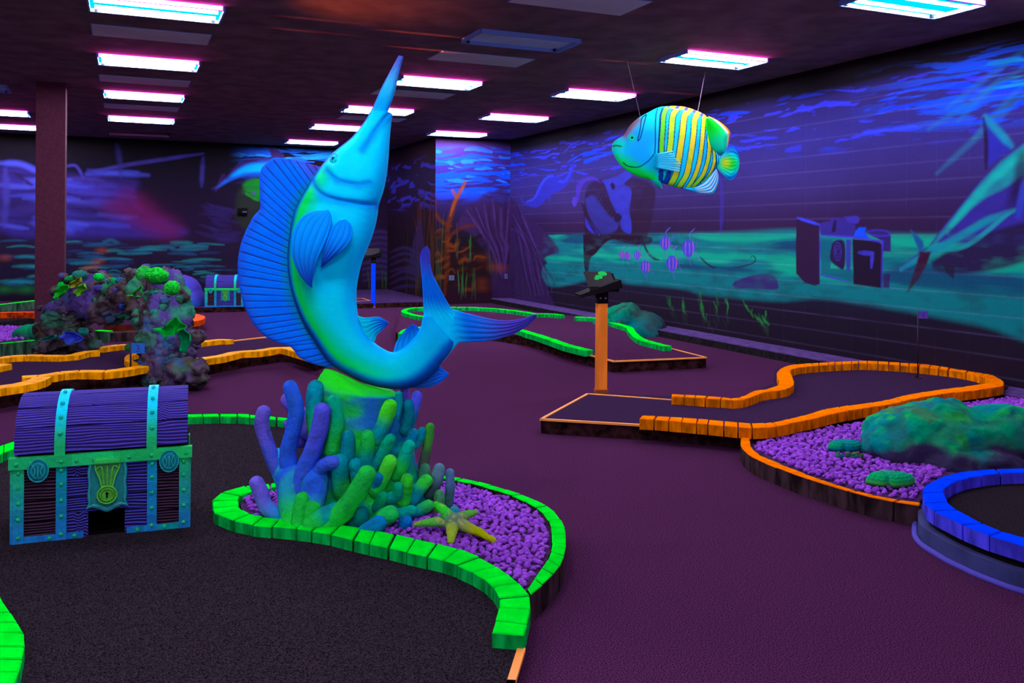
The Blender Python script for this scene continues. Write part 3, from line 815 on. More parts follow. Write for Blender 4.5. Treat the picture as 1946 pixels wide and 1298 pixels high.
kerb('brick_kerb', 'green kerb arcing behind the front treasure chest',
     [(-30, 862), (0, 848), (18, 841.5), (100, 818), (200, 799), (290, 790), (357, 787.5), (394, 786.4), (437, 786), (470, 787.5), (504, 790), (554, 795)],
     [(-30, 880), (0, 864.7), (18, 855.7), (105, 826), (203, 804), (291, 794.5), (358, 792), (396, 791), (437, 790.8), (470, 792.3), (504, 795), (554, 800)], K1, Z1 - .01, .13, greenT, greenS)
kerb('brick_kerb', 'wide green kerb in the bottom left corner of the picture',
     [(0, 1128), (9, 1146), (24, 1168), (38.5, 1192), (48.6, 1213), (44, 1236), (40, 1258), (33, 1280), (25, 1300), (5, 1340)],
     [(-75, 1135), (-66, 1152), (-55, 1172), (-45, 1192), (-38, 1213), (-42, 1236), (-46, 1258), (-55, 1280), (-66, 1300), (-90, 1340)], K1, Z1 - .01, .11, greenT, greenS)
h1 = [(-60, 860), (0, 845), (100, 815), (200, 797), (290, 788), (357, 786), (437, 785), (504, 789), (556, 794), (640, 890), (600, 915), (510, 925), (440, 950), (450, 985), (600, 1000), (740, 1025), (850, 1052), (930, 1080), (985, 1125), (1004, 1160), (996, 1216), (981, 1275), (968, 1330), (950, 1420), (300, 1500), (-300, 1500), (-500, 1100)]
platform('putting_green', 'black putting surface of the hole under the front treasure chest', h1, Z1, turf, blackside, cat='putting green')
trimline('edge_trim', 'bright orange strip running down from the end of the green kerb', [(990, 1236), (971, 1298), (955, 1350)], Z1 + .003, .030, trimO)
gb = [(500, 924), (454, 945), (460, 972), (548, 990), (650, 1000), (750, 1020), (850, 1043), (927, 1070), (1000, 1124), (1030, 1085), (1046, 1050), (1049, 1010), (1034, 975), (990, 947), (953, 933), (899, 918), (836, 907), (720, 900), (600, 908)]
soil = base('gravel_bed_soil', (.06, .02, .085), .95, .05, speck=(30, .5, 1.4))
platform('gravel_bed', 'dark bedding under the violet gravel of the marlin island', gb, .085, soil, soil, cat='gravel bed')

# ---- hole 4: orange kerb
Z4, K4 = .115, .190
o_far = [(1275.5, 748.4), (1303, 750), (1330.5, 751.8), (1357.7, 753.8), (1380, 755.5), (1397, 757), (1414.4, 751.3), (1431, 743.4), (1449, 740.7), (1466, 736.5), (1480, 730.7), (1479, 720), (1476, 709.4), (1483, 700.7), (1502, 694), (1534, 690.5), (1569, 688.5), (1621.4, 686), (1656, 686), (1708.7, 689), (1772.7, 693.4), (1830.8, 700.7), (1874.5, 709.4), (1900.6, 719.6), (1908, 727), (1903.6, 733.5), (1874.5, 738.5), (1830.8, 743.8), (1787, 748.7), (1736, 757.4), (1708.7, 763.7), (1680, 769.8), (1633.9, 776), (1587.5, 785), (1550, 794), (1515.6, 801), (1487.8, 807.5), (1454, 812.5), (1426, 813), (1395, 810.5), (1362.6, 807), (1330.5, 804.3), (1301, 801.6), (1271, 799), (1241.7, 797), (1214.5, 795.5)]
o_near = [(1275, 752.3), (1301, 754), (1328, 756), (1353, 757.5), (1380, 759), (1404.5, 760.6), (1427, 754), (1448, 746.5), (1470, 742.5), (1492, 739.5), (1507, 732), (1508, 722), (1504, 712), (1502, 704), (1515, 699), (1540, 695.5), (1569, 693.4), (1621.4, 690.5), (1656, 690.5), (1708.7, 693.6), (1769, 699), (1826, 706.5), (1864, 715), (1880, 722), (1881, 726.5), (1868, 729), (1845, 733), (1808, 737.5), (1770, 742.5), (1722, 750.5), (1696, 757), (1665, 763.7), (1621, 769), (1569, 777.3), (1535, 787), (1500, 795.5), (1475, 801), (1448, 804.3), (1424, 804.3), (1395, 801.8), (1364, 798.7), (1333, 796), (1303, 793.7), (1273.8, 792), (1246, 790.7), (1219.5, 789.8)]
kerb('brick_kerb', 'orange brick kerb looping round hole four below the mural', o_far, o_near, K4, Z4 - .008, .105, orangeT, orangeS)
h4 = [(1028, 796.5), (1214, 807.5), (1301, 813), (1395, 822), (1430, 826), (1470, 822), (1540, 806), (1600, 794), (1700, 777), (1800, 757), (1880, 747), (1914, 739), (1920, 728), (1890, 714), (1800, 698), (1650, 686), (1500, 693), (1473, 702), (1470, 728), (1400, 757), (1274, 752), (1117, 748)]
platform('putting_platform', 'raised purple putting platform of hole four with dark sides', h4, Z4, turf2, darkside)
trimline('edge_trim', 'orange edge strip round the tee corner of hole four', [(1215, 807.0), (1029, 796.2), (1117, 748.3), (1273, 759.6)], Z4 + .003, .024, trimO)
# cup and the kerb of the gravel bed at right
fo = [(1410, 829), (1406, 842), (1415.4, 857), (1438.5, 872.6), (1472.4, 886.5), (1509.4, 900.3), (1561.8, 917.3), (1592.7, 926.5), (1623.5, 935.8), (1660.5, 945), (1703.7, 953.5), (1749, 960)]
fi = [(1426, 829), (1424.6, 844), (1438.5, 861), (1469, 875.5), (1506, 890.5), (1537, 903), (1583, 918.5), (1610, 927.5), (1640, 936), (1674, 943.5), (1713, 950.5), (1751, 955)]
kerb('brick_kerb', 'dark sided kerb with orange top in front of the right gravel bed', fo, fi, .115, 0, .135, orangeT, bare)
rb = [(1420, 833), (1428, 856), (1506, 893), (1583, 921), (1660, 942), (1745, 957), (1765, 930), (1800, 903), (1870, 894), (2010, 890), (2060, 800), (1990, 765), (1915, 752), (1860, 760), (1700, 790), (1560, 815), (1440, 838)]
platform('gravel_bed', 'dark bedding under the violet gravel beside hole four', rb, .075, soil, soil, cat='gravel bed')
# ---- blue ring
ZB_, KB = .13, .205
bo = [(2080, 905), (2010, 893), (1946, 890), (1900, 891), (1866, 893), (1828, 897), (1796, 904), (1770, 914), (1755.5, 926), (1752, 940), (1754, 952), (1766, 964), (1786, 975.5), (1808, 987.5), (1828, 996), (1856, 1008), (1890, 1020), (1920, 1030), (1946, 1037), (2030, 1058), (2130, 1070)]
bi = [(2060, 915), (1990, 902), (1946, 898), (1908, 899), (1880, 902), (1850, 906.5), (1823, 912.5), (1804, 920), (1795, 928.5), (1792, 938), (1797, 950), (1810, 962.5), (1830, 975), (1848, 985), (1866, 994), (1886, 1003), (1910, 1011.5), (1932, 1018), (1952, 1023), (2030, 1041), (2120, 1050)]
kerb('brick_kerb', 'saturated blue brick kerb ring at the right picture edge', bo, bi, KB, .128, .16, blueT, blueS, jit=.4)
a_ = np.array(bo, float); qa = spline(P(a_[:, 0], a_[:, 1], KB)[:, :2], 6)
cen = qa.mean(0) + np.array([.15, 0])
blk = base('black_recess', (.004, .0035, .004), .9, .05)
basem = base('blue_grey_base', (.028, .036, .12), .8, .15, speck=(3, .5, 1.5))
inn = [tuple(cen + (v - cen) * (1 - .035 / np.linalg.norm(v - cen))) for v in qa]
platform('black_plinth', 'black recessed band under the blue kerb ring', inn, .129, turf, blk, zb=.09, world=True, cat='plinth')
out = [tuple(cen + (v - cen) * (1 + .02 / np.linalg.norm(v - cen))) for v in qa]
platform('curved_plinth', 'blue grey curved base under the black band of the blue ring', out, .092, basem, basem, world=True, cat='plinth')
mb = MB(); ring = np.array([[*(cen + (v - cen) * (1 + .035 / np.linalg.norm(v - cen))), .008] for v in qa])
mb.tube(ring, .016, 6); tag(mb.build('floor_trim', base('blue_floor_trim', (.08, .07, .42), .8, .1), smooth=True), 'pale blue trim strip along the floor round the blue ring', 'floor trim')
platform('putting_green', 'dark putting surface inside the blue kerb ring', [tuple(cen + (v - cen) * (1 - .12 / np.linalg.norm(v - cen))) for v in qa], .140, turf, turf, zb=.129, world=True, cat='putting green')

# ---- far green hole (hole 2)
Z2, K2 = .13, .195
e1, e2 = centre([(806, 601.5), (790, 599), (776, 595.5), (768, 592), (771, 588), (782, 585.6), (805, 584.2), (860, 583.6), (900, 584), (950, 587), (985, 591), (1010, 595), (1022, 596.5), (1045, 596.0), (1069, 598.5)], .10, K2)
kerb('brick_kerb', 'thin green kerb looping behind the marlin tail', e1, e2, K2, Z2 - .01, .2, greenT, greenS, world=True)
e1, e2 = centre([(1092.6, 602), (1131, 604), (1157, 610), (1180, 617), (1195.6, 622), (1204, 633), (1218.7, 644), (1244.5, 652), (1269, 657.5)], .11, K2)
kerb('brick_kerb', 'green kerb winding behind the orange post in front of the boulder', e1, e2, K2, Z2 - .01, .2, greenT, greenS, world=True)
e1, e2 = centre([(764, 634), (775, 626), (800, 621.5), (850, 618), (920, 618), (970, 623), (1000, 630), (1038, 641.5), (1077, 655), (1119, 665.5)], .12, K2)
kerb('brick_kerb', 'green kerb running diagonally from the marlin tail to the orange post', e1, e2, K2, Z2 - .01, .2, greenT, greenS, world=True)
h2 = [(762, 589), (800, 584), (900, 583), (985, 590), (1069, 598), (1131, 603), (1190, 620), (1222, 645), (1272, 661), (1342, 679), (1166, 686.5), (1112, 672), (1038, 650), (1000, 640), (920, 628), (850, 628), (800, 632), (766, 645), (752, 630), (758, 605)]
platform('putting_platform', 'far raised putting platform behind the marlin tail', h2, Z2, carpet, darkside)
trimline('edge_trim', 'orange edge strip round the far tee beyond the orange post', [(1109, 671.5), (1167, 686.2), (1341, 679), (1270, 661)], Z2 + .003, .026, trimO)

# ---- hole 3 (yellow), left
Z3, K3 = .165, .225
e1, e2 = centre([(-20, 681), (0, 680), (20, 676.5), (55, 675), (78, 675), (108, 675.5), (128, 675.5), (148, 672.5), (154, 669.5), (170, 667.5), (188, 666)], .12, K3)
kerb('brick_kerb', 'yellow brick kerb passing under the left foot of the coral arch', e1, e2, K3, Z3 - .01, .14, yellowT, yellowS, world=True)
e1, e2 = centre([(190, 660.5), (208, 657.5), (241, 654.5), (300, 653), (340, 652), (370, 651), (394, 647.5), (426, 644.5), (438, 645.5)], .11, K3)
kerb('brick_kerb', 'yellow brick kerb seen through the coral arch opening', e1, e2, K3, Z3 - .01, .14, yellowT, yellowS, world=True)
e1, e2 = centre([(440, 647.5), (470, 644.5), (500, 641), (560, 634)], .035, Z3 + .01)
kerb('edge_trim', 'thin orange tee line right of the coral arch', e1, e2, Z3 + .012, Z3 - .01, .6, trimO, trimO, world=True)
e1, e2 = centre([(-30, 740), (0, 735), (23, 732), (45, 728), (60, 724.5), (74, 720), (80, 716)], .16, K3)
kerb('brick_kerb', 'yellow brick kerb at the left edge in front of hole three', e1, e2, K3, Z3 - .01, .16, yellowT, yellowS, world=True)
e1, e2 = centre([(40, 716), (58, 714.8), (78, 713.8), (97, 711), (108, 708.5), (123, 706.8), (150, 705), (177, 705), (200, 705.5), (223, 703), (246, 699.5), (265, 696.5), (286, 692)], .14, K3)
kerb('brick_kerb', 'long yellow brick kerb beside the flag numbered three', e1, e2, K3, Z3 - .01, .13, yellowT, yellowS, world=True)
e1, e2 = centre([(258, 671), (246, 675), (243, 681), (248, 687), (262, 690), (282, 690.5)], .07, K3)
kerb('brick_kerb', 'small yellow kerb hook against the right foot of the coral arch', e1, e2, K3, Z3 - .01, .08, yellowT, yellowS, world=True)
e1, e2 = centre([(378, 681.5), (415, 676.8), (436, 672), (455, 667.5), (476, 667), (502, 664.5), (532, 659.5), (548, 661.5), (566, 666), (600, 676)], .14, K3)
kerb('brick_kerb', 'yellow brick kerb running from the coral arch behind the sail fin', e1, e2, K3, Z3 - .01, .15, yellowT, yellowS, world=True)
e1, e2 = centre([(-40, 695), (-15, 695), (5, 695.5)], .30, K3)
kerb('brick_kerb', 'rounded yellow kerb end cut by the left picture edge', e1, e2, K3, Z3 - .01, .12, yellowT, yellowS, world=True)
h3 = [(-200, 690), (-30, 679), (20, 675), (78, 673.5), (130, 674), (155, 668), (190, 660), (241, 654), (370, 650), (436, 644.5), (500, 640.5), (600, 632), (680, 650), (600, 678), (556, 664), (535, 661.5), (502, 667), (470, 670.5), (440, 677), (385, 686), (340, 700), (286, 697), (240, 705), (180, 710), (130, 711), (98, 716), (86, 724), (60, 731), (0, 742), (-200, 775)]
platform('putting_platform', 'raised putting platform of hole three under the coral arch', h3, Z3, turf2, darkside)

# ---- far left holes
e1, e2 = centre([(330, 596.5), (355, 596.5), (372, 598.5), (380, 602), (376, 606.5), (360, 610), (330, 611)], .16, .2)
kerb('brick_kerb', 'red orange kerb end showing right of the coral arch', e1, e2, .2, .11, .12, redT, redS, world=True)
platform('putting_platform', 'dark red base under the red orange kerb behind the arch', [(200, 598), (330, 595), (372, 597.5), (386, 603), (378, 609), (330, 614), (200, 618)], .115, turf2, base('red_base_side', (.10, .012, .006), .9, .05, speck=(10, .6, 1.3)))
e1, e2 = centre([(-60, 598), (-20, 594.5), (20, 593), (69, 592.5)], .12, .2)
kerb('brick_kerb', 'red orange kerb at the left edge behind the column', e1, e2, .2, .09, .14, redT, redS, world=True)
platform('putting_platform', 'black platform under the red kerb left of the column', [(-120, 605), (-20, 593), (90, 591), (90, 600), (-120, 630)], .10, turf, blackside)
e1, e2 = centre([(-60, 584), (0, 578.5), (66, 571)], .10, .16)
kerb('brick_kerb', 'thin green topped kerb against the far left wall', e1, e2, .16, 0, .5, greenT, baregreen, world=True)
e1, e2 = centre([(-60, 659), (0, 652.5), (66, 645.8)], .045, .17)
kerb('brick_kerb', 'green topped grey kerb in front of the far left gravel', e1, e2, .17, 0, .14, greenT, baregreen, world=True)
platform('gravel_bed', 'violet gravel bed behind the column at the left edge', [(-60, 657), (0, 650.5), (68, 644), (68, 622), (20, 621), (-60, 620)], .13, soil, soil, cat='gravel bed')
e1, e2 = centre([(191, 629), (203, 627.5)], .25, .16)
kerb('brick_kerb', 'grey block with green top seen through the arch', e1, e2, .16, 0, .3, greenT, baregreen, world=True)
e1, e2 = centre([(205, 632), (240, 630), (275, 628)], .2, .13)
kerb('low_kerb', 'dull grey kerb lying behind the coral arch opening', e1, e2, .13, 0, .6, bare, bare, world=True)
# far centre tee with the blue post
platform('putting_platform', 'far tee platform beside the blue post', [(640, 566.5), (689, 566.5), (703, 571.5), (640, 574)], .10, carpet, darkside)
trimline('edge_trim', 'thin orange line round the far tee beside the blue post', [(645, 567), (689, 567), (703, 571.5), (645, 574)], .102, .03, trimO)

# ================================================================== gravel
def gravel(name, label, poly, z, size, n, mat, world=False, mound=0.0, seed=3, avoid=None):
    p = np.asarray(poly, float); q = p if world else P(p[:, 0], p[:, 1], z)[:, :2]
    rg = np.random.default_rng(seed)
    lo, hi = q.min(0), q.max(0)
    pts = []
    V0, F0 = ico(1)
    mb_v, mb_f = [], []
    cell = {}
    cs = size * 1.15
    tries = 0
    while len(pts) < n and tries < n * 14:
        tries += 1
        c = lo + rg.random(2) * (hi - lo)
        key = (int(c[0] / cs), int(c[1] / cs))
        if any((c[0] - e[0]) ** 2 + (c[1] - e[1]) ** 2 < (size * .98) ** 2 for i in (-1, 0, 1) for j in (-1, 0, 1) for e in cell.get((key[0] + i, key[1] + j), ())): continue
        if not inside(c[0:1], c[1:2], q)[0]: continue
        if min(pdist(c[0:1], c[1:2], q, True)) < size * .5: continue
        if avoid and ((c[0] - avoid[0]) ** 2 + (c[1] - avoid[1]) ** 2) < avoid[2] ** 2: continue
        cell.setdefault(key, []).append(c); pts.append(c)
    pts = np.array(pts)
    Vs, Fs = [], []
    for i, c in enumerate(pts):
        r = size * rg.uniform(.55, .85, 3) * np.array([1, .85, .62])
        v = V0 * (1 + rg.uniform(-.22, .22, (len(V0), 1)))
        v = v * r @ np.array(Euler(rg.uniform(-1, 1, 3) * np.array([.6, .6, 3.1])).to_matrix()).T
        v = v + [c[0], c[1], z + size * rg.uniform(.1, .45)]
        Vs.append(v)
    V = np.vstack(Vs); F0a = np.array(F0)
    Fa = (F0a[None] + (np.arange(len(pts)) * len(V0))[:, None, None]).reshape(-1, 3)
    o = mesh_obj(name, V, Fa, mat, smooth=False)
    return tag(o, label, 'gravel', kind='stuff')
gravm = base('violet_gravel', (.32, .074, .60), .85, .03, speck=(16, .75, 1.25))
gi = [(500, 930), (460, 948), (468, 974), (548, 992), (650, 1002), (750, 1022), (850, 1045), (927, 1073), (998, 1122), (1026, 1085), (1044, 1050), (1045, 1010), (1030, 978), (985, 951), (950, 938), (895, 923), (836, 913), (720, 906), (600, 914)]
gravel('gravel', 'violet gravel filling the marlin island inside the green kerb', gi, .085, .029, 1700, gravm)
gr = [(1432, 842), (1434, 858), (1506, 891), (1583, 919), (1660, 941), (1742, 952), (1760, 926), (1796, 900), (1870, 890), (2000, 886), (2050, 800), (1990, 770), (1915, 757), (1800, 772), (1700, 793), (1560, 818), (1450, 840)]
gravel('gravel', 'violet gravel round the large green boulder', gr, .075, .038, 2400, gravm, seed=8)
gl = [(-60, 656), (0, 649.5), (66, 643.5), (66, 623), (20, 622), (-60, 622)]
gravel('gravel', 'violet gravel beyond the column at the far left', gl, .13, .05, 1500, gravm, seed=9)
# ================================================================== marlin statue
ML = 4.92                                     # its depth from the viewer
MU = mpp(ML)
paint = base('statue_paint', vcol=True, rough=.7, spec=.03, bump=(70, .10))
foot = D(740, 742, ML)
marlin = thing('marlin_statue', (foot[0], foot[1], foot[2]), 'giant glowing blue and green marlin statue leaping from the coral', 'statue')
secs = [((757.5, 106), (766.5, 108)), ((742, 135), (758, 141)), ((726, 165), (750, 176)), ((711, 199), (740, 204)), ((706, 208), (738, 212.5)), ((702, 215), (745.5, 217)), ((694, 230), (743, 236)), ((668, 262), (740, 270)), ((634, 290), (737, 312)),
        ((610, 318), (730, 356)), ((592, 345), (720, 388)), ((575, 372), (717, 408)), ((560, 404), (712, 432)), ((551, 450), (703, 460)), ((548, 500), (687, 500)), ((556, 552), (677.5, 548)),
        ((572, 600), (678.5, 590)), ((594, 640), (687, 621)), ((626, 688), (703, 643)), ((668, 716), (723, 660)), ((718, 735), (747, 669.5)), ((772, 738.5), (769, 658)), ((812, 720), (787, 640)), ((842, 686), (800, 620)), ((858, 664), (804, 602)), ((862, 650), (818, 600))]
A_ = spline(np.array([s_[0] for s_ in secs], float), 14)
B_ = spline(np.array([s_[1] for s_ in secs], float), 14)
ns = len(A_)
NA = 72
tt = np.linspace(0, 1, ns)
hw = np.linalg.norm(A_ - B_, axis=1) / 2
squ = np.interp(tt, [0, .12, .25, .45, .7, .88, .96, 1], [1.0, .75, .72, .70, .66, .5, .25, .12])
th = np.linspace(0, 2 * PI, NA, endpoint=False)
ctr = (A_ + B_) / 2
ex = (A_ - B_) / 2                             # towards the back edge
cu, sn = np.cos(th), np.sin(th)
sx_ = np.sign(cu) * np.abs(cu) ** .92; sy_ = np.sign(sn) * np.abs(sn) ** .92
PXY = ctr[:, None, :] + ex[:, None, :] * sx_[None, :, None]
DEP = hw[:, None] * squ[:, None] * sy_[None, :] * MU      # towards the viewer when positive
px_, py_ = PXY[..., 0], PXY[..., 1]
def groove(pts, wd, dp):
    d = pdist(px_, py_, spline(np.array(pts, float), 6))
    return dp * np.exp(-(d / wd) ** 2)
g = groove([(597, 339), (606, 358), (620, 370), (640, 379), (668, 384), (696, 389), (719, 390)], 3.2, .016)
g += groove([(626, 321), (634, 333), (650, 344), (671, 351), (692, 352), (708, 349)], 3.0, .009)
g += groove([(744, 215), (733, 226), (717, 250), (704, 272), (693, 292)], 3.0, .016)
g += groove([(640, 296), (652, 283), (668, 268), (684, 256)], 2.5, .006)
eye = np.hypot((px_ - 639) / 7, (py_ - 303) / 9)
g += .010 * np.exp(-((eye - 1) / .25) ** 2) - .008 * np.exp(-(eye / .55) ** 2)
# head plate stands a little proud of the body
g -= .010 * sstep(0, 14, 6 + (385 - py_) - (px_ - 719) * -.0) * (1 - sstep(40, 110, 385 - py_))
tex = (fbm(px_ * .25, py_ * .25, 0, 3, 5) - .5) * .004
sgn = np.where(DEP >= 0, 1, 0)
DEPT = DEP - (g * sgn) * np.clip(np.abs(sy_)[None, :] * 1.6, 0, 1) + tex * sgn
P3 = D(px_, py_, ML - DEPT)
# keep outline where the photograph has it: shift for perspective
fr_ = (ML - DEPT)
P3 = CAM + ray(px_, py_) * ML - FW * DEPT[..., None]
u_ = (1 - cu) / 2                              # 0 back edge, 1 belly edge
U = np.broadcast_to(u_[None, :], px_.shape)
T = np.broadcast_to(tt[:, None], px_.shape)
NAVY_ = np.array([.006, .05, .20]); BLU = np.array([.0, .17, .72]); CY = np.array([.0, .80, 1.0]); CY2 = np.array([.0, .56, 1.0]); GRN = np.array([.0, .90, .03]); VIO = np.array([.06, .07, .50])
col = np.zeros(px_.shape + (3,)) + CY
col = mixc(col, [.0, .80, .80], .6 * sstep(.3, .75, fbm(px_ * .012, py_ * .012, 0, 2, 3)))
def bell(x, a, b, c, d): return sstep(a, b, x) * (1 - sstep(c, d, x))
gt = bell(T, .30, .42, .72, .86)
gc_ = np.interp(tt, [0, .42, .55, .65, .8, 1], [.14, .15, .14, .22, .42, .5])[:, None]
gw = np.interp(tt, [0, .45, .6, .7, .85, 1], [.07, .10, .13, .16, .12, .1])[:, None]
col = mixc(col, GRN, gt * np.exp(-((U - gc_) / (gw * 1.2)) ** 2))
col = mixc(col, [.0, .75, .35], .55 * gt * np.exp(-((U - gc_ - gw) / (gw * .9)) ** 2))
bk = np.interp(tt, [0, .2, .35, .6, .75, .9, 1], [.10, .05, .03, .05, .16, .20, .1])[:, None]
col = mixc(col, BLU * .8, 1 - sstep(bk * .9, bk * 2.0 + .04, U))
col = mixc(col, NAVY_, (1 - sstep(bk * .3, bk * 1.3, U)) * sstep(.2, .4, T))
col = mixc(col, CY2, sstep(.72, 1.0, U) * .9)
col = mixc(col, VIO, (1 - sstep(.0, .13, T)) * .95)
col = mixc(col, BLU, bell(T, .05, .12, .13, .26) * .6)
col = mixc(col, BLU, .45 * sstep(.80, .97, T))
# crease shade put into the colour along the cheek and jaw grooves
for pts, wd in (([(600, 345), (620, 372), (660, 384), (719, 392)], 9), ([(628, 325), (650, 346), (690, 354), (708, 350)], 7), ([(744, 216), (717, 250), (695, 288)], 9)):
    col = mixc(col, BLU, .75 * np.exp(-(pdist(px_, py_, pts) / wd) ** 2))
col = mixc(col, [0, .03, .18], np.where(eye < .45, 1.0, 0) + .8 * np.exp(-((eye - .95) / .13) ** 2))
col = mixc(col, [.1, .9, .9], np.exp(-((eye - 1.35) / .14) ** 2) * .4)
col = mixc(col, [0, .02, .12], .8 * (np.hypot((px_ - 639) / 3, (py_ - 304) / 4) < 1))
back = (DEP < 0)
idx = lambda i, j: i * NA + (j % NA)
Fa = [(idx(i, j), idx(i, j + 1), idx(i + 1, j + 1), idx(i + 1, j)) for i in range(ns - 1) for j in range(NA)]
Fa += [tuple(range(NA))[::-1], tuple(range((ns - 1) * NA, ns * NA))]
mesh_obj('body', P3.reshape(-1, 3), Fa, paint, col=col.reshape(-1, 3), smooth=True, parent=marlin, fixn=True)

def sheet(name, E1, E2, n, m, thick, colf, parent, mat=paint, d0=ML, doff=None, ridges=None, k=10, raw=False, fwd=FW, rd=.008):
    """a solid fin between two traced edges; doff(t,u) pushes it towards the viewer; colf(t,u,px,py) colours it"""
    a = resample(spline(np.array(E1, float), k), n); b = resample(spline(np.array(E2, float), k), n)
    t = np.linspace(0, 1, n)[:, None] * np.ones((1, m)); u = np.linspace(0, 1, m)[None, :] * np.ones((n, 1))
    q = a[:, None, :] * (1 - u[..., None]) + b[:, None, :] * u[..., None]
    dep = np.zeros((n, m)) if doff is None else doff(t, u)
    rg = np.zeros((n, m)) if ridges is None else ridges(t, u) * rd
    prof = np.sqrt(np.clip(np.sin(PI * u), 0, 1)) * .75 + .25
    prof = prof * np.sqrt(np.clip(np.sin(PI * np.clip(t, 0.015, .985)), .05, 1)) ** .5
    base_ = CAM + ray(q[..., 0], q[..., 1]) * d0
    f = base_ - FW * (dep + thick / 2 * prof + rg)[..., None]
    bck = base_ - FW * (dep - thick / 2 * prof)[..., None]
    V = np.vstack([f.reshape(-1, 3), bck.reshape(-1, 3)])
    g_ = grid_faces(n, m)
    N_ = n * m
    Fa = [tuple(r) for r in g_] + [tuple(r[::-1] + N_) for r in g_]
    for i in range(n - 1):
        for j in (0, m - 1):
            c0, c1 = i * m + j, (i + 1) * m + j
            Fa.append((c0, c1, c1 + N_, c0 + N_) if j == 0 else (c1, c0, c0 + N_, c1 + N_))
    for j in range(m - 1):
        for i in (0, n - 1):
            c0, c1 = i * m + j, i * m + j + 1
            Fa.append((c1, c0, c0 + N_, c1 + N_) if i == 0 else (c0, c1, c1 + N_, c0 + N_))
    c = colf(t, u, q[..., 0], q[..., 1]).reshape(-1, 3)
    return mesh_obj(name, V, Fa, mat, col=np.vstack([c, c]), smooth=True, parent=parent, fixn=True)

# sail fin
so = [(603, 315), (585, 310.5), (572.6, 307), (556, 303), (538.7, 300.5), (520, 300), (508, 309), (496.5, 322), (493.4, 351), (494.5, 376), (494, 397), (483, 410), (475, 424), (467.8, 438), (461, 455), (457, 468), (453.5, 486), (452, 502), (452.5, 520), (454, 536), (457.5, 555), (461.6, 573), (470, 594), (480, 613), (490, 626), (501.7, 637.4), (516, 646), (532.5, 653), (545, 656), (554, 660.6), (561, 669), (566.4, 677.5), (579, 685), (594, 691), (608, 695), (625, 698)]
si = [(606, 322), (602, 332), (596, 344), (588, 356), (580, 368), (574, 380), (568, 392), (564, 402), (560, 412), (557, 424), (555, 436), (554, 450), (553, 463), (552, 476), (551, 490), (551, 503), (552, 516), (553, 530), (555, 543), (558, 556), (562, 570), (567, 584), (572, 597), (578, 609), (584, 621), (591, 633), (598, 645), (606, 656), (614, 666), (622, 676), (630, 684), (638, 690), (646, 697)]
def sailcol(t, u, px, py):
    c = mixc(np.zeros(t.shape + (3,)) + np.array([.0, .20, .98]), [.02, .05, .60], sstep(.72, 1, 1 - u) * .5)
    c = mixc(c, [.08, .06, .42], (1 - sstep(.0, .10, t)))
    c = mixc(c, [.0, .30, .38], sstep(.72, 1.0, u) * .9)
    c = mixc(c, [.01, .10, .30], sstep(.86, 1, t) * .6)
    c = mixc(c, [.0, .14, .95], .35 * sstep(.45, .7, fbm(px * .05, py * .2, 0, 2, 4)))
    k = (t * 37 + .12 * np.sin(t * 60)) % 1.0
    line = np.exp(-((k - .5) / .065) ** 2) * sstep(.03, .08, u) * (1 - sstep(.93, .99, u))
    c = mixc(c, [.012, .004, .07], line * .95)
    return c
def sailridge(t, u):
    k = (t * 37 + .12 * np.sin(t * 60)) % 1.0
    return -np.exp(-((k - .5) / .09) ** 2) * .45 * sstep(.02, .1, u)
sheet('dorsal_sail', so, si, 560, 14, .030, sailcol, marlin, ridges=sailridge)
def fincol(c1, c2, ax='t', n=8, lc=(.02, .05, .35), la=.6):
    def f(t, u, px, py):
        s_, r_ = (t, u) if ax == 't' else (u, t)
        c = mixc(np.zeros(t.shape + (3,)) + np.array(c1), c2, sstep(.15, .9, s_))
        k = (r_ * n) % 1.0
        return mixc(c, lc, la * np.exp(-((k - .5) / .10) ** 2) * sstep(.04, .2, s_) * (1 - sstep(.9, 1, s_)))
    return f
def finridge(n, ax='t'):
    return lambda t, u: np.cos((u if ax == 't' else t) * n * 2 * PI) * .4 * sstep(.08, .45, t)
# tail lobes
sheet('tail_fin', [(810, 652), (806, 625), (805, 600), (804, 572), (802, 535), (799, 505), (798, 489), (803, 474), (810, 467)],
      [(905, 648), (890, 615), (872, 598), (857, 586), (836, 549), (822, 520), (817.5, 499), (817, 478), (812, 467)], 130, 40, .055,
      lambda t, u, x, y: mixc(mixc(mixc(np.zeros(t.shape + (3,)) + CY * [1, .9, 1], BLU * 1.1, sstep(.25, .5, t)), [.05, .06, .50], sstep(.62, .9, t)), [.01, .06, .40], .55 * np.exp(-(((u * 7) % 1 - .5) / .12) ** 2) * sstep(.3, .45, t)),
      marlin, ridges=finridge(7), doff=lambda t, u: -.02 * (1 - t))
sheet('tail_fin', [(815, 600), (835, 590), (857, 588), (887, 596), (933, 606.5), (964, 609.5), (995, 605), (1012, 598.5), (1020, 597)],
      [(842, 688), (858, 668), (872, 652), (887, 651), (933, 647), (958, 641), (980, 633), (1004, 618), (1021, 600)], 130, 40, .055,
      lambda t, u, x, y: mixc(mixc(mixc(np.zeros(t.shape + (3,)) + CY * [1, .9, 1], BLU * 1.1, sstep(.12, .36, t)), [.06, .045, .42], sstep(.38, .75, t)), [.10, .12, .75], .6 * np.exp(-(((u * 5) % 1 - .5) / .07) ** 2) * sstep(.3, .45, t)),
      marlin, ridges=finridge(5), doff=lambda t, u: -.02 * (1 - t))
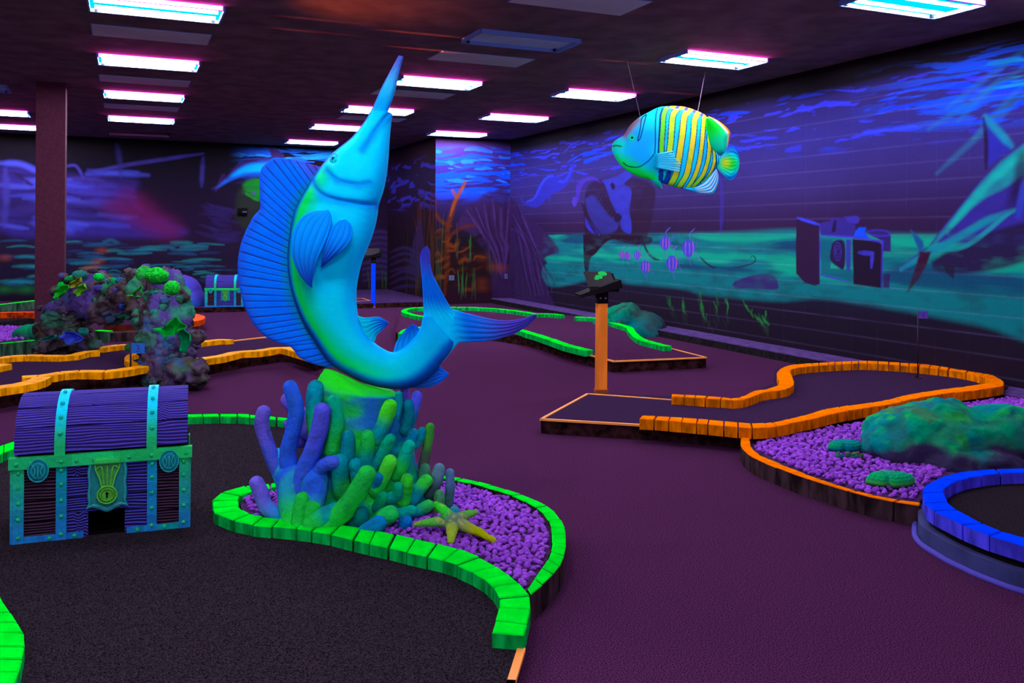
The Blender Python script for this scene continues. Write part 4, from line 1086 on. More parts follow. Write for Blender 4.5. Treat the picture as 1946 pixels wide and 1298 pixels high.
# small fins on the belly
sheet('pelvic_fin', [(676, 590), (679, 599), (690, 603), (703, 603), (714.5, 602), (724, 603.5), (738.5, 613)], [(700, 655), (708, 652), (712, 648), (716, 637.5), (722, 631), (730, 624), (739, 615)], 60, 30, .035, fincol((.0, .70, .75), (.0, .16, .75), 't', 6, (.0, .05, .4), .6), marlin, ridges=finridge(6))
sheet('anal_fin', [(742, 676), (748, 668), (751.5, 655), (757, 644), (764, 634), (774, 623), (783, 616)], [(800, 655), (802, 645), (803, 638), (800, 630), (796, 624), (790, 618.5), (785, 616)], 60, 30, .035, fincol((.0, .40, .95), (.0, .12, .66), 't', 5, (.0, .05, .35), .6), marlin, ridges=finridge(5))
sheet('lower_fin', [(790, 728), (812, 714), (828, 702), (835, 697), (842, 704), (852, 711.5)], [(772, 737), (785, 739), (806, 739), (828, 733), (842, 724), (852, 713)], 60, 30, .035, fincol((.01, .10, .34), (.0, .16, .80), 't', 5, (.05, .25, .9), .6), marlin, ridges=finridge(5), doff=lambda t, u: -.03 + 0 * t)
# paired side fins
pd = lambda x, y: None
sheet('pectoral_fin', [(632, 401), (608, 404), (590, 414), (578, 436), (573, 462), (574, 487), (582, 512), (594, 532), (605, 543)], [(636, 401), (642, 410), (644, 425), (640, 445), (630, 470), (620, 492), (612, 515), (607, 532), (606, 543)], 120, 40, .045,
      lambda t, u, x, y: mixc(mixc(np.zeros(t.shape + (3,)) + np.array([.0, .34, .95]), [.01, .10, .66], sstep(.45, 1.0, t)), [.0, .04, .34], .55 * np.exp(-(((u * 5) % 1 - .5) / .08) ** 2)),
      marlin, ridges=finridge(5), doff=lambda t, u: .175 + .05 * np.sin(PI * t) - .01 * t, rd=.006)
sheet('pectoral_fin', [(664, 418), (655, 422), (645, 432), (639, 448), (634, 464), (628, 484), (622, 506)], [(668, 418), (677, 426), (682, 438), (680, 456), (666, 474), (645, 490), (624, 506)], 90, 34, .04,
      lambda t, u, x, y: mixc(mixc(np.zeros(t.shape + (3,)) + np.array([.0, .30, .92]), [.01, .08, .6], sstep(.3, 1.0, t)), [.0, .03, .30], .55 * np.exp(-(((u * 4) % 1 - .5) / .09) ** 2)),
      marlin, ridges=finridge(4), doff=lambda t, u: .165 + .045 * np.sin(PI * t), rd=.006)

# ================================================================== coral pedestal
CX = lambda x, y: (380 + x / 2.703, 680 + y / 2.703)
CD = 4.86
coralm = base('coral_paint', vcol=True, rough=.85, spec=.03, bump=(45, .5))
cf = P(np.float64(690), np.float64(960), .09)
coral = thing('coral_pedestal', (cf[0], cf[1], .09), 'tall green and blue finger coral pedestal carrying the marlin', 'coral')
prof = [(56, 640, 690), (95, 618, 850), (130, 606, 1000), (165, 602, 1030), (300, 594, 1044), (430, 560, 1085), (560, 520, 1120), (680, 490, 1165), (780, 470, 1190), (860, 455, 1205), (930, 455, 1205)]
pr = resample(spline(np.array(prof, float), 6), 90)
NC = 96
Vc, Cc = [], []
thc = np.linspace(0, 2 * PI, NC, endpoint=False)
GRNC = np.array([.01, .62, .05]); TEALC = np.array([.0, .34, .36]); BLUC = np.array([.02, .13, .75]); PURC = np.array([.14, .11, .62]); DTEAL = np.array([.0, .20, .17]); BG = np.array([.02, .95, .01])
def halfw(yc): return (np.interp(yc, pr[:, 0], pr[:, 2]) - np.interp(yc, pr[:, 0], pr[:, 1])) / 2
def midx(yc): return (np.interp(yc, pr[:, 0], pr[:, 2]) + np.interp(yc, pr[:, 0], pr[:, 1])) / 2
for yc, l, r in pr:
    x0, x1 = CX(l, yc)[0], CX(r, yc)[0]
    py0 = CX(0, yc)[1]
    hw_ = (x1 - x0) / 2
    X = (x0 + x1) / 2 + hw_ * np.cos(thc)
    dd = hw_ * mpp(CD) * .72 * np.sin(thc)
    Y = py0 + np.zeros(NC) + np.where(yc < 200, (X - x0) * np.interp(yc, [56, 95, 130, 165, 200], [.2, .22, .14, .05, 0]), 0)
    nz = (fbm(np.cos(thc) * 2.2 + 3, np.sin(thc) * 2.2, yc * .012, 4, 2) - .5)
    rr = 1 + nz * .32
    p = CAM + ray((x0 + x1) / 2 + (X - (x0 + x1) / 2) * rr, Y) * CD - FW * (dd * rr)[:, None]
    Vc.append(p)
    nn = fbm(np.cos(thc) * 1.6, np.sin(thc) * 1.6, yc * .008, 3, 9)
    c = mixc(np.zeros((NC, 3)) + TEALC, GRNC, sstep(.42, .62, nn))
    c = mixc(c, BLUC * .7, sstep(.55, .75, fbm(np.cos(thc) * 1.3 + 9, np.sin(thc) * 1.3, yc * .01, 3, 19)) * .8)
    c = mixc(c, GRNC * [1, 1.15, 1], sstep(560, 800, yc) * (np.cos(thc) < .1))
    Cc.append(c)
Vc = np.array(Vc)
# bright green rim at the top
for i in range(len(pr)):
    if pr[i][0] < 175: Cc[i] = mixc(Cc[i], BG, (1 - sstep(100, 175, pr[i][0])) * .95 * np.ones(NC))
Cc = np.array(Cc)
n_ = len(pr)
Fa = [(i * NC + j, i * NC + (j + 1) % NC, (i + 1) * NC + (j + 1) % NC, (i + 1) * NC + j) for i in range(n_ - 1) for j in range(NC)] + [tuple(range(NC))[::-1], tuple(range((n_ - 1) * NC, n_ * NC))]
mesh_obj('coral_rock', Vc.reshape(-1, 3), Fa, coralm, col=Cc.reshape(-1, 3), smooth=True, parent=coral, fixn=True)

def finger(pts, r, cb, ct, front=None, behind=False, k=0, tipd=.05, seedv=1):
    pts = np.array(pts, float)
    q = spline(pts, 6) if len(pts) > 2 else resample(pts, 8)
    q = resample(q, 14)
    n = len(q)
    dep = []
    for i, (x, y) in enumerate(q):
        h = halfw(y) * mpp(CD) / 2.703
        o = np.clip(abs(x - midx(y)) / (halfw(y) + 1e-6), 0, 1)
        s_ = .72 * h * math.sqrt(max(0, 1 - o * o))
        dep.append(s_)
    dep = np.array(dep)
    t = np.linspace(0, 1, n)
    if behind: off = -np.abs(dep) * .6 - .02 * t
    else: off = np.full(n, dep[:3].mean()) * (1 - t) + (dep.mean()) * t + tipd * t
    if front is not None: off = front[0] * (1 - t) + front[1] * t
    pp = np.array([CX(*v) for v in q])
    P_ = CAM + ray(pp[:, 0], pp[:, 1]) * CD - FW * off[:, None]
    rad = r / 2.703 * mpp(CD) * np.interp(t, [0, .4, .85, 1], [1.15, 1.0, .98, .92])
    rad = rad * (1 + .12 * (vnoise(t * 5, seedv * 3.1) - .5))
    P_, rad = cappath(P_, rad)
    P_, rad = cappath(P_[::-1], rad[::-1]); P_, rad = P_[::-1], rad[::-1]
    m = MB(); seg = 16; ne = (len(P_) - n) // 2
    tcol = np.r_[np.zeros(ne), t, np.ones(ne)]
    cols = mixc(np.asarray(cb), ct, sstep(.25, .85, tcol))
    m.tube(P_, rad, seg, col=cols)
    V = np.vstack(m.v)
    nz = fbm(V[:, 0] * 14, V[:, 1] * 14, V[:, 2] * 14, 3, seedv)
    cen = np.repeat(P_, seg, axis=0)
    V = cen + (V - cen) * (1 + .30 * (nz - .5))[:, None]
    c = np.vstack(m.c)
    c = mixc(c, np.asarray(ct) * [1.2, 1.35, .8], (sstep(.5, .7, nz) * .35))
    c = mixc(c, [.01, .05, .05], sstep(.66, .74, vnoise(V[:, 0] * 30, V[:, 1] * 30, V[:, 2] * 30, seedv)) * .30)
    return mesh_obj('coral_branch', V, m.f, coralm, col=c, smooth=True, parent=coral, fixn=True)
FG = [
 ([(500, 640), (430, 500), (385, 380), (366, 300), (380, 240)], 36, BLUC, PURC, (.16, .20)),
 ([(530, 620), (500, 450), (530, 320), (545, 220), (516, 118)], 40, BLUC, BLUC, (.20, .22)),
 ([(560, 640), (590, 520), (640, 400), (668, 300), (682, 225)], 44, BLUC, (.08, .09, .75), (.24, .26)),
 ([(640, 540), (690, 485), (745, 462)], 34, BLUC, (.05, .12, .75), (.24, .30)),
 ([(560, 380), (500, 290), (445, 222)], 42, PURC * .9, PURC * 1.1, (-.02, -.04)),
 ([(510, 440), (465, 390), (440, 352)], 30, PURC * .6, PURC * .8, (-.04, -.06)),
 ([(560, 780), (460, 740), (398, 700), (372, 640), (345, 592)], 38, (.0, .28, .7), PURC * 1.1, (.26, .20)),
 ([(430, 810), (385, 790), (352, 752)], 22, BLUC, PURC, (.22, .22)),
 ([(470, 640), (420, 590), (398, 540)], 26, (.03, .05, .08), PURC * .6, (.03, .02)),
 ([(640, 360), (620, 240), (622, 132)], 42, GRNC * .7, (.0, .36, .40), (.18, .14)),
 ([(715, 430), (745, 300), (728, 185)], 36, GRNC, (.0, .50, .22), (.20, .22)),
 ([(790, 500), (800, 420), (805, 352)], 36, TEALC, (.0, .30, .36), None),
 ([(880, 500), (895, 420), (900, 352)], 34, TEALC, (.01, .60, .08), None),
 ([(930, 500), (965, 440), (1005, 370)], 30, TEALC * .8, (.0, .42, .20), None),
 ([(930, 370), (970, 300), (1000, 215)], 38, TEALC, (.05, .85, .02), None),
 ([(1070, 340), (1100, 270), (1118, 190)], 30, (.0, .20, .30), (.07, .10, .75), (.05, .04)),
 ([(1060, 300), (1045, 230), (1040, 170)], 24, PURC * .6, PURC * .8, (-.08, -.1)),
 ([(1060, 360), (1080, 300), (1082, 225)], 26, TEALC * .7, (.0, .22, .28), (.06, .08)),
 ([(1030, 560), (1060, 490), (1090, 420)], 36, GRNC, (.0, .50, .30), None),
 ([(940, 620), (980, 540), (1008, 475)], 36, GRNC, (.06, .80, .04), None),
 ([(700, 760), (790, 690), (860, 600), (918, 500)], 48, GRNC, (.01, .60, .06), (.34, .40)),
 ([(760, 700), (700, 715), (650, 745)], 48, TEALC, (.01, .60, .05), (.34, .38)),
 ([(1060, 680), (1075, 620), (1086, 572)], 34, GRNC * .8, (.03, .70, .03), None),
 ([(1105, 680), (1140, 640), (1172, 602)], 34, TEALC, (.03, .75, .05), None),
 ([(1110, 430), (1135, 400), (1145, 370)], 26, TEALC, (.0, .30, .32), (.04, .04)),
 ([(1150, 560), (1165, 470), (1185, 352)], 25, (.06, .10, .06), (.05, .50, .03), (.02, .02)),
 ([(1070, 460), (1090, 410), (1102, 375)], 30, TEALC, (.0, .26, .42), None),
 ([(1140, 650), (1155, 590), (1162, 555)], 30, TEALC, (.05, .26, .14), None),
 ([(1190, 680), (1215, 620), (1230, 568)], 36, (.04, .10, .10), (.10, .26, .30), (.04, .02)),
 ([(1270, 760), (1285, 680), (1284, 592)], 25, (.03, .12, .10), (.08, .20, .34), (.02, .0)),
 ([(1215, 790), (1232, 740), (1236, 682)], 30, (.06, .16, .03), (.06, .34, .12), (.08, .08)),
 ([(1240, 830), (1285, 800), (1312, 760)], 30, TEALC * .7, (.02, .30, .38), (.10, .10)),
 ([(780, 870), (860, 820), (975, 725)], 46, GRNC, (.0, .22, .50), (.36, .42)),
 ([(900, 800), (960, 740), (1022, 702)], 42, GRNC, (.01, .60, .10), (.30, .34)),
 ([(1030, 850), (1070, 810), (1092, 748)], 36, TEALC, (.0, .18, .50), (.28, .32)),
 ([(1030, 740), (1080, 730), (1112, 716)], 32, TEALC, (.0, .45, .28), None),
 ([(1110, 750), (1150, 735), (1186, 716)], 30, TEALC, (.02, .58, .10), None),
 ([(900, 900), (980, 870), (1062, 832)], 38, (.0, .10, .32), (.0, .14, .55), (.38, .42)),
 ([(960, 930), (1000, 915), (1040, 905)], 34, (.0, .10, .4), (.0, .24, .55), (.36, .38)),
 ([(1060, 940), (1100, 920), (1140, 890)], 36, (.0, .12, .4), (.0, .40, .35), (.30, .32)),
 ([(850, 770), (880, 730), (885, 700)], 38, TEALC * .7, (.0, .28, .26), (.30, .34)),
 ([(950, 700), (965, 660), (977, 632)], 28, TEALC, (.0, .45, .16), None),
 ([(930, 620), (945, 580), (956, 545)], 26, TEALC, (.0, .22, .50), None),
 ([(1140, 820), (1155, 810), (1170, 795)], 32, TEALC * .6, (.06, .10, .40), (.22, .26)),
 ([(1080, 900), (1110, 850), (1115, 800)], 30, (.0, .12, .4), (.0, .20, .45), (.26, .28)),
 ([(1000, 660), (1040, 640), (1048, 600)], 28, TEALC, (.0, .45, .2), None),
 ([(860, 620), (850, 540), (845, 480)], 34, GRNC * .6, TEALC, None),
 ([(780, 620), (770, 550), (772, 470)], 44, GRNC * .7, TEALC, None),
 ([(1010, 300), (1030, 240), (1030, 180)], 22, TEALC, (.0, .30, .30), (.06, .06)),
 ([(1160, 880), (1150, 840), (1140, 800)], 26, TEALC * .5, TEALC * .6, (.16, .18)),
]
for i, f in enumerate(FG): finger(f[0], f[1], f[2], f[3], front=f[4], seedv=i + 1)
# flared roots at the left foot
for pts, r, f_ in (([(600, 640), (585, 740), (600, 850)], 34, (.32, .40)), ([(560, 660), (520, 750), (430, 830)], 40, (.24, .30)), ([(640, 680), (650, 780), (760, 860)], 40, (.32, .38)), ([(520, 560), (530, 660), (560, 760)], 66, (.20, .30)), ([(640, 560), (640, 660), (620, 760)], 60, (.24, .32)), ([(440, 490), (480, 580), (530, 680)], 50, (.14, .22))):
    finger(pts, r, BLUC if pts[0][1] < 600 else GRNC, GRNC * 1.15, front=f_, seedv=77 + r)

# ================================================================== starfish
sf = thing('starfish', P(np.float64(861), np.float64(998), .12), 'yellow green five armed starfish leaning on the coral foot', 'starfish')
cs = P(np.float64(861), np.float64(992), .16)
tips = [P(np.float64(791), np.float64(997), .13), P(np.float64(829), np.float64(958), .24), P(np.float64(903), np.float64(974), .16), P(np.float64(937), np.float64(1027), .105), P(np.float64(857), np.float64(1029), .11)]
m = MB()
for i, tp in enumerate(tips):
    n = 12; t = np.linspace(0, 1, n)
    mid_ = (cs + tp) / 2 + np.array([0, 0, .015])
    p = (1 - t)[:, None] ** 2 * cs + 2 * (t * (1 - t))[:, None] * mid_ + (t ** 2)[:, None] * tp
    r = np.interp(t, [0, .3, 1], [.050, .036, .017])
    p, r = cappath(p, r)
    tc = np.interp(np.arange(len(p)), [0, n - 1, len(p) - 1], [0, 1, 1])
    m.tube(p, r, 18, col=mixc([.12, .22, .14], [[.10, .62, .05], [.02, .80, .03], [.10, .50, .04], [.35, .45, .0], [.28, .50, .03]][i], sstep(.1, .6, tc)), squash=.75)
m.ico(cs, (.055, .055, .04), 3, col=(.12, .22, .14))
V = np.vstack(m.v); nz = vnoise(V[:, 0] * 90, V[:, 1] * 90, V[:, 2] * 90, 4)
m.v = [V + (nz - .5)[:, None] * .006]
m.c = [mixc(np.vstack(m.c), [.6, .6, .05], sstep(.7, .85, nz) * .6)]
m.build('arms', base('starfish_skin', vcol=True, rough=.9, spec=.02, bump=(150, .6)), sf, smooth=True, vcol=True)
# ================================================================== treasure chests
def wood(name, c1, c2, sc=1.0):
    m = bpy.data.materials.new(name)
    t, b = nt(m); N, L = t.nodes, t.links
    b.inputs['Roughness'].default_value = .8; b.inputs['Specular IOR Level'].default_value = .03
    a = N.new('ShaderNodeVertexColor'); a.layer_name = 'Col'        # xy of the board run, stored with the mesh
    wv = N.new('ShaderNodeTexWave'); wv.wave_type = 'BANDS'; wv.bands_direction = 'Y'
    wv.inputs['Scale'].default_value = 21; wv.inputs['Distortion'].default_value = 13; wv.inputs['Detail'].default_value = 2
    wv.inputs['Detail Scale'].default_value = .30; wv.inputs['Detail Roughness'].default_value = .55
    mp = N.new('ShaderNodeMapping'); mp.inputs['Scale'].default_value = (.30 * sc, 1 * sc, 1)
    L.new(a.outputs['Color'], mp.inputs[0]); L.new(mp.outputs[0], wv.inputs['Vector'])
    r = N.new('ShaderNodeValToRGB'); r.color_ramp.elements[0].color = (*c1, 1); r.color_ramp.elements[1].color = (*c2, 1)
    r.color_ramp.elements[0].position = .25; r.color_ramp.elements[1].position = .75
    L.new(wv.outputs['Fac'], r.inputs[0]); L.new(r.outputs[0], b.inputs['Base Color'])
    bp = N.new('ShaderNodeBump'); bp.inputs['Strength'].default_value = .6; bp.inputs['Distance'].default_value = .006
    L.new(wv.outputs['Fac'], bp.inputs['Height']); L.new(bp.outputs[0], b.inputs['Normal'])
    return m
woodlid = wood('violet_wood_grain', (.020, .011, .10), (.078, .062, .44))
woodfront = wood('dark_wood_grain', (.004, .003, .005), (.075, .036, .07))
woodmid = wood('blue_violet_wood_grain', (.008, .008, .03), (.07, .07, .46))
strapm = base('turquoise_strap_paint', vcol=True, rough=.7, spec=.08, bump=(40, .35))
voidm = base('chest_inside', (.004, .003, .004), .95, 0)
TQ = np.array([.0, .55, .55]); TQG = np.array([.01, .55, .14]); TQB = np.array([.01, .22, .55]); LG = np.array([.10, .62, .05])

def chest(name, label, o, e1, sc, far=False):
    e1 = np.array([e1[0], e1[1], 0.]); e1 /= np.linalg.norm(e1)
    e2 = np.array([-e1[1], e1[0], 0.]);
    if np.dot(e2, FW) < 0: e2 = -e2
    fr = (np.array(o, float), e1 * sc, e2 * sc, UP * sc)
    W, Dp, H = .815, .50, .415
    root = thing(name, fr[0] + e1 * W * sc / 2 + e2 * Dp * sc / 2, label, 'chest', 'treasure chests')
    nx0, nx1, nz = (.415 * W, .625 * W, .128) if not far else (0, 0, 0)
    def board(mb, x0, x1, z0, z1, y=0.0, th=.018, face='f', off=0.0):
        """one board with its own stretch of grain (vertex colour carries the grain coordinates)"""
        nx = max(2, int((x1 - x0) / .04)); lo = len(mb.v)
        xs_ = np.linspace(x0, x1, nx)
        if face == 'f': top = np.array([[x, y, z1 - .002] for x in xs_]); bot = np.array([[x, y, z0 + .002] for x in xs_]); dv = np.array([0, th, 0])
        V = np.vstack([top, bot, top + dv, bot + dv]); n = nx
        Fa = []
        for i in range(n - 1):
            Fa += [(i, i + 1, n + i + 1, n + i), (2 * n + i, 3 * n + i, 3 * n + i + 1, 2 * n + i + 1), (i, 2 * n + i, 2 * n + i + 1, i + 1), (n + i, n + i + 1, 3 * n + i + 1, 3 * n + i)]
        Fa += [(0, n, 3 * n, 2 * n), (n - 1, 3 * n - 1, 4 * n - 1, 2 * n - 1)]
        gx = (V[:, 0] + off) ; gz = V[:, 2] + off * .37
        mb.add(fr[0] + V @ np.array(fr[1:4]), Fa, 0, np.stack([gx % 1.0 * 1.0, np.clip(gz % 1, 0, 1), 0 * gx], 1))
    # carcass
    m = MB()
    m.box((.012, .022, 0), (W - .012, Dp, .012), fr); m.box((.012, Dp - .012, 0), (W - .012, Dp, H), fr)
    m.box((.012, .022, H - .02), (W - .012, Dp, H), fr)
    m.box((.0, .02, 0), (.014, Dp, H), fr); m.box((W - .014, .02, 0), (W, Dp, H), fr)
    m.build('carcass', voidm, root)
    zz_ = [0, .10, .205, .305, H]
    for (xa, xb) in ((.02, .26 * W), (.775 * W, W - .02)):
        m = MB()
        for i in range(4): board(m, xa, xb, zz_[i], zz_[i + 1], off=.13 * i + xa)
        m.build('outer_boards', woodfront, root, vcol=True)
    m = MB(); zz_ = [nz, .205, .31, H] if nz else [0, .1, .205, .31, H]
    for i in range(len(zz_) - 1): board(m, .26 * W, .775 * W, zz_[i], zz_[i + 1], off=.21 * i + .3)
    if nz:
        board(m, .26 * W, nx0, .0, nz, off=.7); board(m, nx1, .775 * W, .0, nz, off=.9)
    m.build('middle_boards', woodmid, root, vcol=True)
    # lid
    ry, rz = Dp / 2 + .01, .275
    m = MB(); nl = 7; a_ = np.linspace(.02, PI - .02, nl * 6 + 1)
    def arc(a, r=1.0): return Dp / 2 - ry * r * np.cos(a), H + .012 + rz * r * np.sin(a) ** .85
    for k in range(nl):
        aa = np.linspace(a_[k * 6] + .012, a_[(k + 1) * 6] - .012, 7)
        xs_ = np.linspace(0.004, W - .004, 18)
        V, c = [], []
        for r in (1.0, .95):
            for a in aa:
                y, z = arc(a, r)
                for x in xs_: V.append((x, y, z)); c.append(((x + .31 * k) % 1.0, min(1, a * .28 + .07 * k), 0))
        nx = len(xs_); na = len(aa); N_ = nx * na; Fa = []
        for i in range(na - 1):
            for j in range(nx - 1):
                q = (i * nx + j, i * nx + j + 1, (i + 1) * nx + j + 1, (i + 1) * nx + j); Fa += [q, tuple(v + N_ for v in q[::-1])]
        for i in range(na - 1):
            for j in (0, nx - 1): Fa.append((i * nx + j, (i + 1) * nx + j, (i + 1) * nx + j + N_, i * nx + j + N_))
        for j in range(nx - 1):
            for i in (0, na - 1): Fa.append((i * nx + j, i * nx + j + 1, i * nx + j + 1 + N_, i * nx + j + N_))
        m.add(fr[0] + np.array(V) @ np.array(fr[1:4]), Fa, 0, np.array(c))
    # end caps
    for x in (.008, W - .008):
        V = [(x, *arc(a, .96)) for a in np.linspace(.02, PI - .02, 24)]
        m.add(fr[0] + np.array(V) @ np.array(fr[1:4]), [tuple(range(24))], 0, (.3, .3, 0))
    lid = m.build('lid', woodlid, root, vcol=True, fixn=True)
    def lidband(x0, x1):
        m = MB(); aa = np.linspace(.0, PI, 40); V = []; c = []
        for r in (1.035, .98):
            for a in aa:
                y, z = arc(a, r)
                for x in (x0, x1): V.append((x, y, z)); c.append(mixc(TQG, np.array([.0, .70, .85]), sstep(.1, .8, math.sin(a))))
        n = 40; Fa = []
        for i in range(n - 1):
            q = (2 * i, 2 * i + 1, 2 * i + 3, 2 * i + 2); Fa += [q, tuple(v + 2 * n for v in q[::-1]), (2 * i, 2 * i + 2, 2 * i + 2 + 2 * n, 2 * i + 2 * n), (2 * i + 1, 2 * i + 1 + 2 * n, 2 * i + 3 + 2 * n, 2 * i + 3)]
        m.add(fr[0] + np.array(V) @ np.array(fr[1:4]), Fa, 0, np.array(c))
        b = m.build('lid_strap', strapm, root, vcol=True, fixn=True)
        for a in (.32, .62, .95, 1.35):
            y, z = arc(a, 1.05)
            q = MB(); q.ico(((x0 + x1) / 2, y, z), (.011, .011, .011), 2, fr=fr, col=mixc(TQG, TQ, a / 1.4)); q.build('rivet', strapm, b, smooth=True, vcol=True)
    lidband(.225 * W, .285 * W); lidband(.75 * W, .81 * W)
    def strap(nm, lo, hi, c1, c2, rv):
        m = MB(); n = 9; vert = (hi[2] - lo[2]) > (hi[0] - lo[0])
        for i in range(n):
            l2, h2 = list(lo), list(hi); ax = 2 if vert else 0
            l2[ax] = lo[ax] + (hi[ax] - lo[ax]) * i / n; h2[ax] = lo[ax] + (hi[ax] - lo[ax]) * (i + 1) / n
            m.box(l2, h2, fr, col=mixc(c1, c2, (i + .5) / n) * (.85 + .3 * random.random()))
        b = m.build(nm, strapm, root, vcol=True)
        for x, z in rv:
            q = MB(); q.ico((x, lo[1] - .001, z), (.010, .007, .010), 2, fr=fr, col=TQG * 1.1); q.build('rivet', strapm, b, smooth=True, vcol=True)
    y0 = -.012
    for x0, x1, ca, cb in ((0, .06 * W, TQB, TQG), (.235 * W, .295 * W, TQB, np.array([0., .34, .30])), (.755 * W, .812 * W, TQB, np.array([0., .30, .42])), (.945 * W, W, TQB, TQG)):
        strap('upright_strap', (x0, y0, 0), (x1, .02, H - .035), ca, cb, [((x0 + x1) / 2, z) for z in (.03, .12, .2, .28, .35)])
    for x0, x1 in ((-.012, .012), (W - .012, W + .012)):
        strap('side_strap', (x0, y0 + .004, 0), (x1, .05, H - .03), TQB, TQG, [])
        strap('side_strap', (x0 + .004, Dp - .05, 0), (x1 - .004, Dp, H - .03), TQB, TQG, [])
    if nz:
        strap('bottom_strap', (.06 * W, y0 + .003, 0), (nx0 - .02, .01, .030), TQB, TQB * .8, [(.2 * W, .015), (.34 * W, .015)])
        strap('bottom_strap', (nx1 + .01, y0 + .003, 0), (.945 * W, .01, .030), TQB, np.array([.0, .40, .30]), [(.7 * W, .015), (.86 * W, .015)])
    else: strap('bottom_strap', (.06 * W, y0 + .003, 0), (.945 * W, .01, .030), TQB, TQB, [])
    # top rail
    strap('top_rail', (-.018, y0 - .012, H - .045), (W + .018, .016, H + .012), TQG * [1, 1.15, 1.2], TQG * [1, 1.1, .8], [(W * k, H - .018) for k in (.02, .10, .265, .35, .45, .55, .65, .78, .90, .985)])
    # escutcheon lock plate
    m = MB(); cx_, cz = .525 * W, .268
    pl = [(-.125, .125), (-.10, .140), (-.06, .125), (.06, .125), (.10, .140), (.125, .125), (.110, .105), (.118, .06), (.112, .0), (.118, -.06), (.112, -.095), (.125, -.125), (.09, -.118), (.05, -.128), (0, -.145), (-.05, -.128), (-.09, -.118), (-.125, -.125), (-.112, -.095), (-.118, -.06), (-.112, .0), (-.118, .06), (-.110, .105)]
    pl = spline(np.array(pl + pl[:1]), 3)[:-1] * [.78, 1.0]
    n = len(pl)
    V = [(cx_ + a, -.018, cz + b) for a, b in pl] + [(cx_ + a * 1.02, .0, cz + b * 1.02) for a, b in pl] + [(cx_ + a * .90, -.024, cz + b * .90) for a, b in pl] + [(cx_ + a * .84, -.016, cz + b * .84) for a, b in pl]
    Fa = []
    for i in range(n):
        j = (i + 1) % n
        Fa += [(i, j, n + j, n + i), (i, 2 * n + i, 2 * n + j, j), (2 * n + i, 3 * n + i, 3 * n + j, 2 * n + j)]
    Fa.append(tuple(range(3 * n, 4 * n)))
    cc = np.array([[0, .30, .42]] * n + [[0, .1, .2]] * n + [[.05, .45, .30]] * n + [[.01, .25, .22]] * n)
    m.add(fr[0] + np.array(V) @ np.array(fr[1:4]), Fa, 0, cc)
    lp = m.build('lock_plate', strapm, root, vcol=True, fixn=True)
    m = MB()
    m.box((cx_ - .062, -.045, cz + .105), (cx_ + .062, -.018, cz + .130), fr, col=(.03, .62, .10), bev=.006)
    V, Fa = [], []
    prof_ = [(.115, .058), (.08, .056), (.04, .040), (.0, .026), (-.04, .020), (-.06, .022)]
    for z, hw2 in prof_:
        V += [(cx_ - hw2, -.026, cz + z), (cx_ + hw2, -.026, cz + z), (cx_ - hw2, -.018, cz + z), (cx_ + hw2, -.018, cz + z)]
    for i in range(len(prof_) - 1):
        b_ = 4 * i; Fa += [(b_, b_ + 1, b_ + 5, b_ + 4), (b_, b_ + 4, b_ + 6, b_ + 2), (b_ + 1, b_ + 3, b_ + 7, b_ + 5)]
    m.add(fr[0] + np.array(V) @ np.array(fr[1:4]), Fa, 0, (.05, .34, .08))
    for q in (-.6, 0, .6):
        p = [(cx_ + q * .06 + (.02 if q > 0 else -.02 if q < 0 else 0), -.03, cz + .075), (cx_ + q * .05, -.032, cz + .09), (cx_ + q * .035, -.032, cz + .05), (cx_ + q * .02, -.03, cz - .05)]
        m.tube(fr[0] + spline(np.array(p), 5) @ np.array(fr[1:4]), .004 * sc, 6, col=LG * .9)
    for q in (-1, 1):
        p = [(cx_ + q * .058, -.028, cz + .10), (cx_ + q * .052, -.030, cz + .07), (cx_ + q * .036, -.030, cz + .03), (cx_ + q * .022, -.03, cz - .03)]
        m.tube(fr[0] + spline(np.array(p), 5) @ np.array(fr[1:4]), .004 * sc, 6, col=LG)
    m.build('hasp', strapm, lp, vcol=True, fixn=True)
    m = MB(); th = np.linspace(0, 2 * PI, 37)
    for r, yy_, c in ((.044, -.034, LG), (.030, -.036, LG * .7)):
        p = np.array([(cx_ + r * (1 + (.05 if k % 2 else 0)) * math.cos(t), yy_, cz - .055 + r * math.sin(t)) for k, t in enumerate(th)])
        m.tube(fr[0] + p @ np.array(fr[1:4]), .0045 * sc, 6, col=c, cap=False)
    m.ico((cx_, -.026, cz - .055), (.044, .010, .044), 3, fr=fr, col=LG * .75)
    kp = m.build('lock_boss', strapm, lp, vcol=True, smooth=True)
    m = MB(); m.ico((cx_, -.038, cz - .047), (.007, .004, .007), 2, fr=fr); m.box((cx_ - .0035, -.041, cz - .068), (cx_ + .0035, -.034, cz - .05), fr)
    m.build('keyhole', voidm, lp)
    # oval medallions
    for xc in (.14 * W, .885 * W):
        zc = H - .055
        m = MB(); m.ico((xc, -.022, zc), (.048, .014, .058), 3, fr=fr, col=(.0, .22, .24))
        for r in (.95, .62):
            p = np.array([(xc + .048 * r * math.cos(t), -.030 - .008 * (1 - r), zc + .058 * r * math.sin(t)) for t in th])
            m.tube(fr[0] + p @ np.array(fr[1:4]), .003 * sc, 6, col=(.02, .42, .38), cap=False)
        for q in (-.4, 0, .4):
            p = np.array([(xc + .05 * q, -.038, zc - .03), (xc + .03 * q, -.040, zc), (xc + .06 * q, -.038, zc + .03)])
            m.tube(fr[0] + spline(p, 4) @ np.array(fr[1:4]), .003 * sc, 6, col=(.03, .44, .36))
        m.build('medallion', strapm, root, vcol=True, smooth=True)
    return root
c0 = P(np.float64(24), np.float64(1034), Z1); c1 = P(np.float64(357), np.float64(1001), Z1)
W_ = np.linalg.norm(c1 - c0)
chest('treasure_chest', 'large violet and turquoise treasure chest on the black green at left', c0, c1 - c0, W_ / .815)
